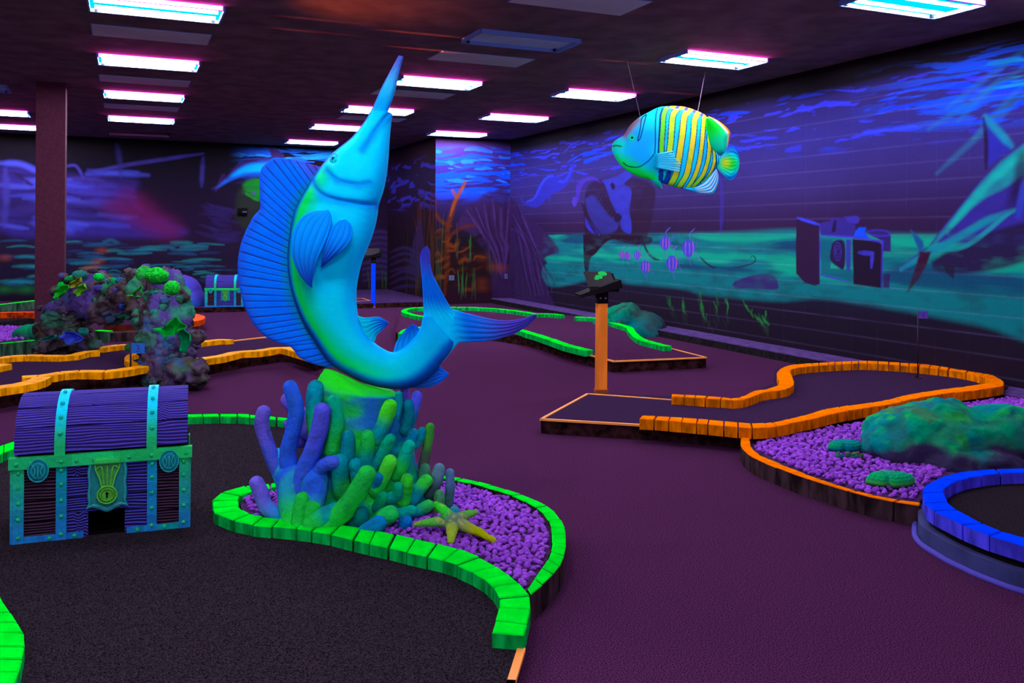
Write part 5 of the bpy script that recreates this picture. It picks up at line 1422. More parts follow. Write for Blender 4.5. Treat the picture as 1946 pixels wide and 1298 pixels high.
c0 = P(np.float64(390), np.float64(583.5), .104); c1 = P(np.float64(462), np.float64(583.0), .104)
chest('treasure_chest', 'small treasure chest on the far ledge left of the sail fin', c0, c1 - c0, np.linalg.norm(c1 - c0) / .815, far=True)

# ================================================================== rocks
rockm = base('rock_paint', vcol=True, rough=.9, spec=.02, bump=(18, .9))
def rock(name, label, lobes, colf, sub=5, amp=.35, freq=2.2, seed=1, flatz=None):
    """one boulder from overlapping lobes (centre, radii, z-rotation)"""
    V0, F0 = ico(sub)
    C0 = np.array(lobes[0][0], float)
    # star-shaped surface about the first lobe's centre: farthest lobe hit by each ray
    dirs = V0
    best = np.zeros(len(V0))
    for c, r, a in lobes:
        R_ = np.array(Euler((0, 0, a)).to_matrix())
        o = (C0 - np.array(c, float)) @ R_ / np.array(r); d_ = dirs @ R_ / np.array(r)
        A = (d_ ** 2).sum(1); Bq = 2 * (d_ * o).sum(1); Cq = (o ** 2).sum() - 1
        disc = Bq ** 2 - 4 * A * Cq
        t = np.where(disc > 0, (-Bq + np.sqrt(np.maximum(disc, 0))) / (2 * A), 0)
        best = np.maximum(best, t)
    V = dirs * best[:, None]
    s = seed * 7.3
    n1 = fbm(V[:, 0] * freq + s, V[:, 1] * freq, V[:, 2] * freq, 4, seed)
    rid = 1 - np.abs(2 * fbm(V[:, 0] * freq * 1.6 + s, V[:, 1] * freq * 1.6, V[:, 2] * freq * 1.6 + 4, 4, seed + 9) - 1)
    V = V * (1 + amp * (n1 - .5) - amp * .75 * (rid - .75))[:, None]
    V = V + C0
    if flatz is not None: V[:, 2] = np.maximum(V[:, 2], flatz - .01)
    c = colf(V, n1, rid)
    o = mesh_obj(name, V, F0, rockm, col=c, smooth=True)
    return tag(o, label, 'rock')
def green_rock(V, n1, rid):
    z = V[:, 2]; n = fbm(V[:, 0] * 3, V[:, 1] * 3, V[:, 2] * 3, 4, 31); n2 = fbm(V[:, 0] * 9, V[:, 1] * 9, V[:, 2] * 16, 3, 32)
    c = mixc([.0, .33, .13], [.0, .21, .20], sstep(.42, .62, n)); c = mixc(c, [.01, .50, .05], sstep(.56, .70, n2) * .8)
    c = mixc(c, [.07, .13, .05], sstep(.60, .72, fbm(V[:, 0] * 5, V[:, 1] * 5, V[:, 2] * 5, 3, 34)) * .5)
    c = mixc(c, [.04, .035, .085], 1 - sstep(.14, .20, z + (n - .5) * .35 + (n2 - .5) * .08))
    return mixc(c, [.045, .026, .05], sstep(.62, .72, rid * .75 + n2 * .05) * .25)
gc = P(np.float64(1835), np.float64(892), .075) + FW * .42 + RT * .06
u_ = lambda x, f, z: gc + RT * x + FW * f + UP * z
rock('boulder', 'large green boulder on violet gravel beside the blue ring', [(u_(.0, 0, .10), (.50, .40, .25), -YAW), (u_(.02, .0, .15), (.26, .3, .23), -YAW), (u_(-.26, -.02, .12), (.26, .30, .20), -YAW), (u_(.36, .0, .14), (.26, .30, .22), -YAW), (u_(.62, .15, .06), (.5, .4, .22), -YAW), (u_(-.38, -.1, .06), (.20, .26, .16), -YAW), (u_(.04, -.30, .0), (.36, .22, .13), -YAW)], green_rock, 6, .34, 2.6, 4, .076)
def teal_rock(V, n1, rid):
    n = fbm(V[:, 0] * 2.4, V[:, 1] * 2.4, V[:, 2] * 2.4, 4, 41); n2 = fbm(V[:, 0] * 8, V[:, 1] * 8, V[:, 2] * 14, 3, 42)
    c = mixc([.0, .16, .16], [.0, .21, .10], sstep(.4, .6, n)); c = mixc(c, [.03, .05, .05], sstep(.5, .62, n2) * .7)
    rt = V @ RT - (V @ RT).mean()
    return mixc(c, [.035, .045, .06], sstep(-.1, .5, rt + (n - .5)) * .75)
gc = P(np.float64(1208), np.float64(638), 0.0) + FW * .36 - RT * .03
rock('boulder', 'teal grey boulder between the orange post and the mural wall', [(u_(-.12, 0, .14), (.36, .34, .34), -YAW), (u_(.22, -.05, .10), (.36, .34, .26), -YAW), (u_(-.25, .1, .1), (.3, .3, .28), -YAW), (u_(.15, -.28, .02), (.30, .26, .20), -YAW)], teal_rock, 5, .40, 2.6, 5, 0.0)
def blue_rock(V, n1, rid):
    n = fbm(V[:, 0] * 2, V[:, 1] * 2, V[:, 2] * 2, 4, 51); z = V[:, 2]
    c = mixc([.05, .05, .42], [.08, .05, .36], sstep(.4, .6, n)); rt = V @ RT - (V @ RT).mean()
    return mixc(c, [.02, .13, .60], np.exp(-((rt - .15 + (z - .4) * .8) / .12) ** 2) * .8)
gc = P(np.float64(345), np.float64(584), .104) + FW * .50 - RT * .12
rock('boulder', 'violet blue slanted rock on the far ledge beside the small chest', [(u_(-.05, 0, .16), (.42, .36, .46), -YAW), (u_(.22, -.05, .08), (.26, .3, .26), -YAW), (u_(-.45, .0, .15), (.4, .3, .35), -YAW)], blue_rock, 5, .14, 1.6, 6, .105)
gc = P(np.float64(50), np.float64(644), .13) + FW * .15
rock('boulder', 'small green rock on the far left gravel beside the column', [(u_(-.02, 0, .05), (.24, .2, .13), -YAW), (u_(.08, 0, .08), (.14, .2, .13), -YAW)], lambda V, a, b: mixc([.0, .28, .10], [.02, .13, .08], sstep(.45, .65, a)), 4, .35, 4, 8, .131)

# ---- shells on the right gravel
shellm = base('shell_paint', vcol=True, rough=.7, spec=.05, bump=(60, .3))
def shell(label, px, py, z, rx, ry, h, seed, rot=0, cols=((0, .62, .05), (.0, .36, .2), (.1, .6, .03))):
    c = P(np.float64(px), np.float64(py), z)
    NU, NV_ = 64, 18
    V, Cc = [], []
    for j in range(NV_):
        v = j / (NV_ - 1)
        for i in range(NU):
            a = 2 * PI * i / NU
            r = math.sin(v * PI / 2) ** .8
            sc_ = (1 + .012 * math.cos(a * 18) * v) * (1 - .10 * abs(math.sin(2 * a)) ** .8)
            notch = 1 - .34 * math.exp(-((a - 4.35) / .12) ** 2) * v
            z_ = h * (1 - v ** 2.2) + .012 * math.sin(v * 26) * .3 + .006 * math.cos(a * 18) * v * (1 - v) * 3
            x_, y_ = rx * r * sc_ * notch * math.cos(a), ry * r * sc_ * notch * math.sin(a)
            p = c + RT * (x_ * math.cos(rot) - y_ * math.sin(rot)) + FW * (x_ * math.sin(rot) + y_ * math.cos(rot)) + UP * (z_ + .03)
            V.append(p); Cc.append(mixc(mixc(cols[0], cols[1], sstep(.35, .7, fbm(x_ * 7 + seed, y_ * 7, 0, 2, seed)) * .8), cols[2], sstep(.8, 1, v) * .7))
    n = len(V)
    V += [v - UP * .022 for v in V[-NU:]]; Cc += [np.array([.0, .10, .05])] * NU
    V = np.array(V)
    Fa = [(j * NU + i, j * NU + (i + 1) % NU, (j + 1) * NU + (i + 1) % NU, (j + 1) * NU + i) for j in range(NV_) for i in range(NU)]
    Fa.append(tuple(range(NV_ * NU, (NV_ + 1) * NU))[::-1])
    o = mesh_obj('shell_ornament', V, Fa, shellm, col=np.array(Cc), smooth=True, fixn=True)
    return tag(o, label, 'shell', 'green ornaments on the gravel')
shell('bright green flat shell on violet gravel beside the blue ring', 1692, 924, .085, .148, .085, .055, 1)
o = shell('green and teal shell with pebbled front behind the bright green one', 1606, 858, .085, .125, .070, .050, 2, .1, ((0, .55, .08), (.0, .22, .30), (.0, .22, .34)))
m = MB(); cb = P(np.float64(1614), np.float64(864), .10)
for q in range(16): m.ico(cb + RT * random.uniform(-.10, .10) - FW * random.uniform(.0, .05) + UP * random.uniform(-.015, .01), random.uniform(.012, .024), 2, col=random.choice([(.04, .14, .05), (.10, .12, .02), (.0, .12, .18), (.02, .16, .12)]), noise=.4, seed=q)
b = m.build('knobbly_underside', shellm, o, smooth=True, vcol=True)

# ================================================================== coral arch
archm = base('reef_rock', vcol=True, rough=.95, spec=.02, bump=(30, .9))
AD = 9.9
lf = P(np.float64(130), np.float64(668), .03)
dl, dr = 10.9, 9.05
def dA(px): return float(np.interp(px, [100, 150, 260, 330, 360], [dl, dl - .1, (dl + dr) / 2, dr + .1, dr]))
arch = thing('coral_arch', (float(D(235, 440, 9.9)[0]), float(D(235, 440, 9.9)[1]), 0), 'tall coral reef arch straddling the yellow kerbs at left', 'coral arch')
path = [(128, 664, 50), (122, 640, 44), (124, 610, 42), (134, 582, 42), (152, 562, 40), (176, 560, 36), (202, 572, 33), (228, 570, 36), (254, 564, 40), (282, 558, 44), (306, 568, 46), (314, 592, 46), (312, 618, 46), (316, 645, 46), (322, 672, 46), (328, 698, 46), (334, 718, 46)]
NPT = 200
pth = resample(spline(np.array(path, float), 6), NPT)
P3a = np.array([D(np.float64(x), np.float64(y), dA(x)) for x, y, r in pth])
Ra = np.array([r * mpp(dA(x)) for x, y, r in pth]) * 1.22
m = MB(); m.tube(P3a, Ra * .92, 160, squash=.8)
rgc = np.random.default_rng(5)
V = np.vstack(m.v); cen = np.vstack([np.repeat(P3a, 160, axis=0)])
n1 = fbm(V[:, 0] * 3.2, V[:, 1] * 3.2, V[:, 2] * 3.2, 5, 61, .55); n2 = np.abs(2 * fbm(V[:, 0] * 7, V[:, 1] * 7, V[:, 2] * 7, 3, 62) - 1)
n3 = np.abs(2 * fbm(V[:, 0] * 16, V[:, 1] * 16, V[:, 2] * 16, 3, 63) - 1)
V = cen + (V - cen) * (1 + 1.15 * (n1 - .5) - .45 * n2 - .22 * n3 + .16)[:, None]
V[:, 2] = np.maximum(V[:, 2], .002)
def reefcol(V, s=0):
    a = fbm(V[:, 0] * 2.6, V[:, 1] * 2.6, V[:, 2] * 2.6, 3, 71 + s); b = fbm(V[:, 0] * 4, V[:, 1] * 4, V[:, 2] * 4, 3, 75 + s); d_ = fbm(V[:, 0] * 11, V[:, 1] * 11, V[:, 2] * 11, 3, 79 + s)
    c = mixc([.090, .066, .078], [.030, .022, .026], sstep(.42, .6, d_))
    hi = sstep(.35, .8, V[:, 2])
    c = mixc(c, [.09, .055, .30], sstep(.54, .62, a) * (.2 + .5 * hi)); c = mixc(c, [.02, .26, .12], sstep(.54, .64, b) * (.35 + .5 * hi)); c = mixc(c, [.03, .12, .26], sstep(.60, .70, fbm(V[:, 0] * 5 + 7, V[:, 1] * 5, V[:, 2] * 5, 3, 83)) * .7)
    return mixc(c, [.09, .07, .02], sstep(.62, .72, fbm(V[:, 0] * 5 + 3, V[:, 1] * 5, V[:, 2] * 5, 3, 88)) * .6)
reefV, reefF = V, m.f
# knobs over the rock
m = MB()
for q in range(260):
    k = rgc.integers(0, NPT); a = rgc.uniform(0, 2 * PI)
    T_ = P3a[min(k + 1, NPT - 1)] - P3a[max(k - 1, 0)]; T_ /= np.linalg.norm(T_)
    u1 = np.cross(T_, FW); u1 /= np.linalg.norm(u1)
    p = P3a[k] + Ra[k] * rgc.uniform(.75, 1.02) * (math.cos(a) * u1 - abs(math.sin(a)) * .8 * FW)
    r = rgc.uniform(.018, .065)
    if p[2] < r: continue
    m.ico(p, (r, r, r * rgc.uniform(.6, 1.1)), 3, noise=1.0, seed=q)
V = np.vstack(m.v)
mesh_obj('reef_rock', np.vstack([reefV, V]), reefF + [[i + len(reefV) for i in f] for f in m.f], archm, col=np.vstack([reefcol(reefV), reefcol(V, 5)]), smooth=True, parent=arch)
for (x, y, r) in ((95, 655, 24), (75, 660, 14), (150, 662, 20), (110, 665, 26), (180, 655, 14), (300, 705, 30), (350, 705, 34), (375, 700, 20), (340, 725, 36), (300, 728, 26), (370, 720, 26), (292, 640, 22), (375, 640, 16)):
    m = MB(); d_ = dA(x) - .15; m.ico(D(np.float64(x), np.float64(y), d_), (r * mpp(d_), r * mpp(d_), r * mpp(d_) * .8), 4, noise=.9, seed=int(x))
    V = np.vstack(m.v); V[:, 2] = np.maximum(V[:, 2], .002); m.v = [V]; m.c = [reefcol(V, 9)]
    m.build('foot_rock', archm, arch, smooth=True, vcol=True)
GB = (.01, .60, .03)
def coralball(x, y, rx, ry, c, nm='brain_coral', fwd_=.28, nz=.35, cells=True):
    d_ = dA(x) - fwd_; s_ = mpp(d_)
    V0, F0 = ico(4)
    n = vnoise(V0[:, 0] * 11, V0[:, 1] * 11, V0[:, 2] * 11, int(x)) if cells else .5 * np.ones(len(V0))
    V = V0 * (1 + nz * (fbm(V0[:, 0] * 1.6 + x, V0[:, 1] * 1.6, V0[:, 2] * 1.6, 2, 3) - .5) + .10 * (n - .5))[:, None]
    q = D(np.float64(x), np.float64(y), d_) + V @ np.stack([RT * rx * s_, FW * (rx + ry) / 2 * s_, UP * ry * s_])
    cc = mixc(np.asarray(c) * .45, np.asarray(c) * 1.15, sstep(.3, .6, n))
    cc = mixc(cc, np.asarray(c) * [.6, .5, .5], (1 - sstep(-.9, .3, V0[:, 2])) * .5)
    mesh_obj(nm, q, F0, archm, col=cc, smooth=True, parent=arch)
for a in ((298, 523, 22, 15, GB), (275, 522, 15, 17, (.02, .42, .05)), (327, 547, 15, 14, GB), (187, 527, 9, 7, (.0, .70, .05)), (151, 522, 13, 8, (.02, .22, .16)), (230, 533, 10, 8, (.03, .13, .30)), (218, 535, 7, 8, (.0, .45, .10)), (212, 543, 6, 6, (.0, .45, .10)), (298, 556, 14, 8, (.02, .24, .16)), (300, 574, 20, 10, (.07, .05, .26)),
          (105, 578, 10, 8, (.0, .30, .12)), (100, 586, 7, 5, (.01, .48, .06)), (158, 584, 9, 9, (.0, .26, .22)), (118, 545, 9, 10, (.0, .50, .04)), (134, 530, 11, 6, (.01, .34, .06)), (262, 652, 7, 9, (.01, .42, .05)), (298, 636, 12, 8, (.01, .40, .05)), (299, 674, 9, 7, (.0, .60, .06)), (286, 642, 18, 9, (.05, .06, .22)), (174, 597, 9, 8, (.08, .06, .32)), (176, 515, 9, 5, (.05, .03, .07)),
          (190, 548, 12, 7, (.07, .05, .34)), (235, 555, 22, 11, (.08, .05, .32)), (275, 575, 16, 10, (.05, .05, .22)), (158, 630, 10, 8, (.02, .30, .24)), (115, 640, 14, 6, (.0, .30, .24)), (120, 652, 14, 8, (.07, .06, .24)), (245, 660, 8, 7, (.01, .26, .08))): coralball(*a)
def plate(name, pts, d_, c, wav=.03, thick=.03, seed=1, lean=.12):
    p = spline(np.array(pts + pts[:1], float), 6)[:-1]; n = len(p)
    cn = p.mean(0); V, Cc = [], []
    rings = [1.0, .8, .55, .3, .05]
    for side in (1, -1):
        for k, r in enumerate(rings):
            q = cn + (p - cn) * r
            off = lean * r ** 2 + wav * np.sin(np.arange(n) / n * 2 * PI * 5 + seed) * r ** 2
            V.append(CAM + ray(q[:, 0], q[:, 1]) * d_ - FW * (off + side * thick / 2 * (1 - .4 * (k == 0)))[:, None])
            nn = vnoise(q[:, 0] * .3, q[:, 1] * .3, 0, seed)
            Cc.append(mixc(np.asarray(c) * .6, np.asarray(c) * 1.1, nn) * (1.15 if k == 0 else 1))
    V = np.vstack(V); Cc = np.vstack(Cc); K_ = len(rings); Fa = []
    for s in (0, 1):
        o_ = s * K_ * n
        for k in range(K_ - 1):
            for i in range(n): Fa.append((o_ + k * n + i, o_ + k * n + (i + 1) % n, o_ + (k + 1) * n + (i + 1) % n, o_ + (k + 1) * n + i))
        Fa.append(tuple(o_ + (K_ - 1) * n + i for i in range(n)))
    for i in range(n): Fa.append((i, (i + 1) % n, K_ * n + (i + 1) % n, K_ * n + i))
    mesh_obj(name, V, Fa, archm, col=Cc, smooth=True, parent=arch, fixn=True)
plate('plate_coral', [(303, 621), (312, 624), (325, 617), (333, 606), (345, 600), (357, 612), (361, 620), (350, 626), (340, 634), (328, 636), (321, 642), (314, 632)], dA(330) - .48, (.0, .50, .04), seed=2)
plate('plate_coral', [(126, 636), (132, 628), (142, 628), (150, 630), (162, 634), (166, 642), (158, 648), (148, 648), (142, 652), (133, 648), (126, 642)], dA(150) - .50, (.04, .08, .62), seed=3)
plate('plate_coral', [(235, 576), (245, 579), (256, 577), (262, 583), (252, 584), (244, 586)], dA(250) - .45, (.03, .08, .36), seed=4)
plate('plate_coral', [(112, 555), (120, 545), (135, 540), (140, 548), (128, 558), (116, 568)], dA(125) - .42, (.01, .50, .03), seed=5)
plate('leaf_coral', [(140, 540), (152, 530), (160, 526), (163, 534), (156, 541), (146, 546)], dA(150) - .45, (.28, .30, .02), seed=6)
plate('leaf_coral', [(150, 556), (156, 545), (168, 538), (172, 546), (164, 556), (156, 562)], dA(160) - .45, (.12, .50, .02), seed=7)
plate('leaf_coral', [(251, 560), (262, 556), (272, 544), (276, 541), (278, 550), (280, 561), (266, 562)], dA(265) - .45, (.02, .62, .03), seed=8)
plate('leaf_coral', [(350, 626), (358, 622), (366, 632), (371, 645), (364, 655), (361, 668), (353, 664), (350, 648)], dA(360) - .35, (.0, .32, .10), seed=9)
plate('leaf_coral', [(88, 646), (100, 638), (112, 634), (116, 638), (102, 644)], dA(100) - .45, (.0, .32, .26), seed=10)
# ================================================================== hanging angelfish
AF = 10.8
def dF(px): return AF + (np.asarray(px, float) - 1285) * .0012
CF = lambda pts: [(1130 + x / 6.18, 180 + y / 6.18) for x, y in pts]
fishm = base('angelfish_paint', vcol=True, rough=.6, spec=.08)
ac = D(np.float64(1285), np.float64(280), AF)
fish = thing('angelfish', (ac[0], ac[1], float(D(np.float64(1285), np.float64(368), AF)[2])), 'large hanging angelfish with yellow and cyan stripes under the ceiling', 'fish sculpture')
topc = CF([(203, 600), (225, 555), (275, 515), (340, 478), (390, 400), (430, 348), (480, 300), (530, 262), (640, 200), (740, 152), (830, 135), (960, 132), (1080, 148), (1200, 190), (1290, 235), (1330, 300), (1360, 420), (1390, 560), (1420, 660), (1450, 710), (1490, 722)])
botc = CF([(203, 612), (208, 660), (245, 740), (300, 818), (370, 885), (450, 932), (540, 972), (640, 998), (780, 1035), (900, 1070), (980, 1095), (1060, 1105), (1140, 1095), (1200, 1078), (1270, 1035), (1330, 980), (1370, 925), (1400, 885), (1430, 868), (1460, 868), (1480, 865)])
N1, M1 = 300, 150
Ta = resample(spline(np.array(topc), 8), 600); Ba = resample(spline(np.array(botc), 8), 600)
xs_ = np.linspace(1163.4, 1370, N1)
def envelope(c, xs): o = np.argsort(c[:, 0]); return np.interp(xs, c[o, 0], c[o, 1])
ty, by = envelope(Ta, xs_), envelope(Ba, xs_)
v_ = np.linspace(0, 1, M1); vv = (1 - np.cos(PI * v_)) / 2
X = np.repeat(xs_[:, None], M1, 1); Yp = ty[:, None] * (1 - vv) + by[:, None] * vv
h_ = (by - ty)[:, None] / 2
yc_ = ((ty + by) / 2)[:, None]
yn = (Yp - yc_) / h_
thk = h_ * .34 * np.sqrt(np.clip(1 - yn ** 2, 0, 1)) * (.75 + .25 * np.sqrt(np.clip((X - 1163) / 40, 0, 1)))
def toc(px, py): return (px - 1130) * 6.18, (py - 180) * 6.18
cxx, cyy = toc(X, Yp)
CYN = np.array([.0, .72, .98]); LBL = np.array([.0, .42, .95]); YEL = np.array([.78, .72, .02]); YG = np.array([.18, .80, .02]); GR = np.array([.0, .88, .02]); DK = np.array([.0, .012, .16]); ORG = np.array([.80, .36, .0]); BRN = np.array([.16, .07, .10])
def bodycol(x, y):
    c = mixc(np.zeros(x.shape + (3,)) + CYN, LBL, sstep(.45, .75, fbm(x * .004, y * .004, 0, 2, 6)) * .6)
    c = mixc(c, LBL, np.exp(-(((x - 500) / 170) ** 2 + ((y - 620) / 260) ** 2)) * .7)
    # snout and chin
    c = mixc(c, GR, sstep(-60, 120, (y - 700) - (x - 330) * .55 - 0) * (x < 700) * .95)
    c = mixc(c, [.0, .75, .22], np.exp(-(((x - 260) / 90) ** 2 + ((y - 590) / 70) ** 2)) * .8)
    c = mixc(c, GR, sstep(880, 1010, y) * (x < 1000) * .8)
    c = mixc(c, BRN * 1.6, np.exp(-(pdist(x, y, [(350, 470), (420, 380), (500, 300)]) / 48) ** 2) * .95)
    c = mixc(c, [.0, .70, .42], np.exp(-(pdist(x, y, [(600, 250), (680, 200), (700, 400)]) / 70) ** 2) * .6)
    st = [([(835, 165), (795, 250), (778, 400), (765, 550), (762, 690)], 24, YG * .9), ([(950, 185), (900, 260), (880, 400), (868, 550), (850, 690)], 30, YG * [2.6, 1, 1]),
          ([(1080, 205), (1030, 280), (1005, 450), (975, 650), (955, 800), (930, 950), (880, 1070)], 32, YEL), ([(1190, 240), (1150, 320), (1132, 480), (1108, 650), (1085, 800), (1055, 950), (980, 1095)], 29, YEL),
          ([(1270, 285), (1250, 400), (1228, 600), (1200, 800), (1155, 960), (1085, 1095)], 22, YEL), ([(1318, 500), (1322, 640), (1300, 800), (1250, 950), (1150, 1085)], 22, YEL), ([(1385, 660), (1395, 760), (1375, 870), (1300, 1000), (1260, 1035)], 18, YEL)]
    for p, w_, k in st:
        d = pdist(x, y, spline(np.array(p, float), 6))
        kk = mixc(np.zeros(x.shape + (3,)) + k, GR, sstep(850, 1050, y) * .6)
        kk = mixc(kk, GR, sstep(.55, .7, fbm(x * .01, y * .01, 0, 2, 7)) * .35)
        edge = (d > w_) & (d < w_ + 11)
        c = np.where((d <= w_)[..., None], kk, c)
        c = mixc(c, DK, edge * .95 * (1 - sstep(600, 900, -1 * (0 * y)) * 0))
    for p in ([(735, 160), (705, 260), (692, 420), (690, 560), (685, 700)], [(790, 155), (752, 260), (738, 420), (728, 560), (722, 700)], [(600, 235), (545, 290), (520, 420), (490, 545)], [(600, 240), (572, 330), (545, 430), (520, 520), (495, 555)], [(675, 710), (620, 780), (540, 840), (470, 858), (380, 840), (330, 800)]):
        c = mixc(c, DK, np.exp(-(pdist(x, y, spline(np.array(p, float), 5)) / 6.5) ** 4))
    for p, w_ in (([(762, 905), (770, 1020)], 20), ([(855, 930), (825, 1035)], 22)):
        d = pdist(x, y, p); c = mixc(c, [.0, .06, .45], d < w_); c = mixc(c, DK, (d > w_) & (d < w_ + 7))
    for x0 in (1425, 1450, 1472): c = mixc(c, DK, (np.abs(x - x0) < 5) & (y > 700) & (y < 880))
    # orange back ridge
    rid_ = np.interp(x, np.array([740, 880, 1000, 1150, 1300, 1400]), [150, 150, 165, 205, 275, 330])
    band = (y < rid_ + 18) & (x > 860)
    seg_ = (((x + y * .8) / 118) % 1.0) < .42
    c = np.where(band[..., None], np.where(seg_[..., None], [.03, .03, .30], ORG), c)
    # eye
    e = np.hypot(x - 428, y - 514)
    c = mixc(c, [.0, .80, .55], e < 44); c = mixc(c, [.0, .35, .30], (e > 30) & (e < 36)); c = mixc(c, [.0, .015, .01], e < 15)
    # mouth
    c = mixc(c, [.0, .12, .01], np.exp(-(pdist(x, y, [(205, 608), (250, 600), (305, 612)]) / 9) ** 2))
    return c
bc = bodycol(cxx, cyy)
def fishsheet(side):
    t = thk * mpp(AF) * side
    return CAM + ray(X, Yp) * dF(X)[..., None] - FW * t[..., None]
F1, F2 = fishsheet(1), fishsheet(-1)
# carved mouth
V = np.vstack([F1.reshape(-1, 3), F2.reshape(-1, 3)])
g_ = grid_faces(N1, M1); NN = N1 * M1
Fa = [tuple(r) for r in g_] + [tuple(r[::-1] + NN) for r in g_]
for i in range(N1 - 1):
    for j in (0, M1 - 1): Fa.append((i * M1 + j, (i + 1) * M1 + j, (i + 1) * M1 + j + NN, i * M1 + j + NN))
for j in range(M1 - 1):
    for i in (0, N1 - 1): Fa.append((i * M1 + j, i * M1 + j + 1, i * M1 + j + 1 + NN, i * M1 + j + NN))
mesh_obj('body', V, Fa, fishm, col=np.vstack([bc.reshape(-1, 3)] * 2), smooth=True, parent=fish, fixn=True)
def fcol(fn):
    def f(t, u, px, py):
        x, y = toc(px, py); return fn(t, u, x, y)
    return f
sheet('soft_dorsal_fin', CF([(1290, 290), (1330, 262), (1400, 290), (1460, 325), (1520, 372), (1565, 420), (1582, 460), (1575, 530), (1550, 620), (1500, 690)]), CF([(1292, 300), (1295, 380), (1312, 460), (1330, 540), (1360, 610), (1395, 660), (1430, 690), (1455, 702), (1475, 704), (1495, 700)]), 90, 60, .09,
      fcol(lambda t, u, x, y: mixc(mixc(mixc(mixc(np.zeros(t.shape + (3,)) + GR, [.0, .62, .50], sstep(.30, .75, t) * .7), [.0, .25, .45], sstep(.75, 1, t)), [.55, .70, .60], np.exp(-((u - .16) / .06) ** 2) * sstep(.15, .3, t)), ORG * [.75, .45, 1], 1 - sstep(.08, .16, u))), fish, mat=fishm, d0=AF, doff=lambda t, u: .05 * np.sin(PI * u) + .04)
sheet('tail_fin', CF([(1480, 740), (1500, 700), (1540, 655), (1580, 622), (1620, 620), (1655, 650), (1685, 710), (1692, 790)]), CF([(1440, 865), (1460, 895), (1500, 940), (1545, 985), (1590, 1010), (1640, 968), (1680, 880), (1692, 800)]), 90, 60, .07,
      fcol(lambda t, u, x, y: mixc(mixc(mixc(np.zeros(t.shape + (3,)) + np.array([.0, .20, .62]), [.0, .66, .80], np.exp(-(np.clip(np.hypot(x - 1560, y - 815) - 120, 0, None) / 22) ** 2)), GR * [1, 1, 1], np.exp(-((np.hypot((x - 1560) * .8, y - 815)) / 100) ** 4)), YEL * [.8, 1.1, 1], np.exp(-(((x - 1530) / 45) ** 2 + ((y - 800) / 50) ** 2)))), fish, mat=fishm, d0=AF, doff=lambda t, u: .02 + 0 * t, ridges=lambda t, u: np.cos(u * 9 * 2 * PI) * t, rd=.012)
sheet('anal_fin', CF([(1040, 1105), (1120, 1130), (1200, 1155), (1300, 1168), (1380, 1160), (1425, 1100), (1448, 1020), (1450, 950), (1432, 895)]), CF([(1060, 1095), (1130, 1090), (1190, 1078), (1240, 1050), (1290, 1010), (1340, 960), (1380, 915), (1410, 885), (1425, 875)]), 90, 50, .07,
      fcol(lambda t, u, x, y: mixc(mixc(np.zeros(t.shape + (3,)) + np.array([.0, .50, .85]), [.55, .80, .80], (((u * 4.5) % 1) > .5) * sstep(.2, .35, t) * .95), DK, (np.abs(((u * 4.5) % 1) - .5) < .07) * sstep(.1, .3, t) * .95)), fish, mat=fishm, d0=AF, doff=lambda t, u: .02 + 0 * t)
sheet('pelvic_fin', CF([(640, 1000), (665, 1030), (700, 1062), (745, 1090), (792, 1106)]), CF([(735, 1015), (752, 1025), (768, 1045), (782, 1075), (794, 1104)]), 40, 20, .06, fcol(lambda t, u, x, y: mixc(np.zeros(t.shape + (3,)) + np.array([.0, .62, .40]), [.2, .85, .8], sstep(.7, 1, t))), fish, mat=fishm, d0=AF, doff=lambda t, u: .10 * (1 - t) + .02)
# pectoral fin: rays spread from the gill
hb_ = float(thk.max()) * mpp(AF)
for q in range(9):
    a0 = CF([(690, 730 + q * 16)])[0]; a1 = CF([(870 + (q if q < 5 else 8 - q * .4) * 13 + (q > 3) * 14, 690 + q * 28)])[0]
    pts = np.linspace(0, 1, 8)[:, None] * (np.array(a1) - np.array(a0)) + np.array(a0)
    dd = hb_ * .93 + .03 + .05 * np.linspace(0, 1, 8)
    pw = CAM + ray(pts[:, 0], pts[:, 1]) * dF(pts[:, 0])[:, None] - FW * dd[:, None]
    pw, rr = cappath(pw, np.interp(np.linspace(0, 1, 8), [0, 1], [.017, .010]))
    m = MB(); m.tube(pw, rr, 8, col=mixc([.0, .55, .80], [.15, .80, .85], np.linspace(0, 1, len(pw)))); m.build('fin_ray', fishm, fish, smooth=True, vcol=True)
sheet('pectoral_fin', CF([(660, 735), (700, 705), (760, 694), (830, 690)]), CF([(662, 860), (720, 880), (800, 895), (880, 905)]), 30, 30, .03, fcol(lambda t, u, x, y: mixc(np.zeros(t.shape + (3,)) + np.array([.0, .66, .85]), [.0, .25, .55], (np.abs(((u * 9) % 1) - .5) > .38) * sstep(.3, .6, t))), fish, mat=fishm, d0=AF, doff=lambda t, u: hb_ * .93 + .015 + .03 * t - .0)
wire = base('thin_hanging_wire', (.10, .06, .10), .6, .3)
for (x0, y0, x1, y1) in ((1217, 223, 1188, 100), (1326, 212, 1340, 137)):
    a = D(np.float64(x0), np.float64(y0), dF(x0)); r = ray(np.float64(x1), np.float64(y1)); b = CAM + r * ((CEIL - EYE) / r[2])
    m = MB(); m.tube([a, b], .0035, 6)
    tag(m.build('hanging_wire', wire), 'thin dark wire holding the angelfish %s' % ('by its forehead' if x0 < 1300 else 'by its back'), 'wire', 'angelfish wires')

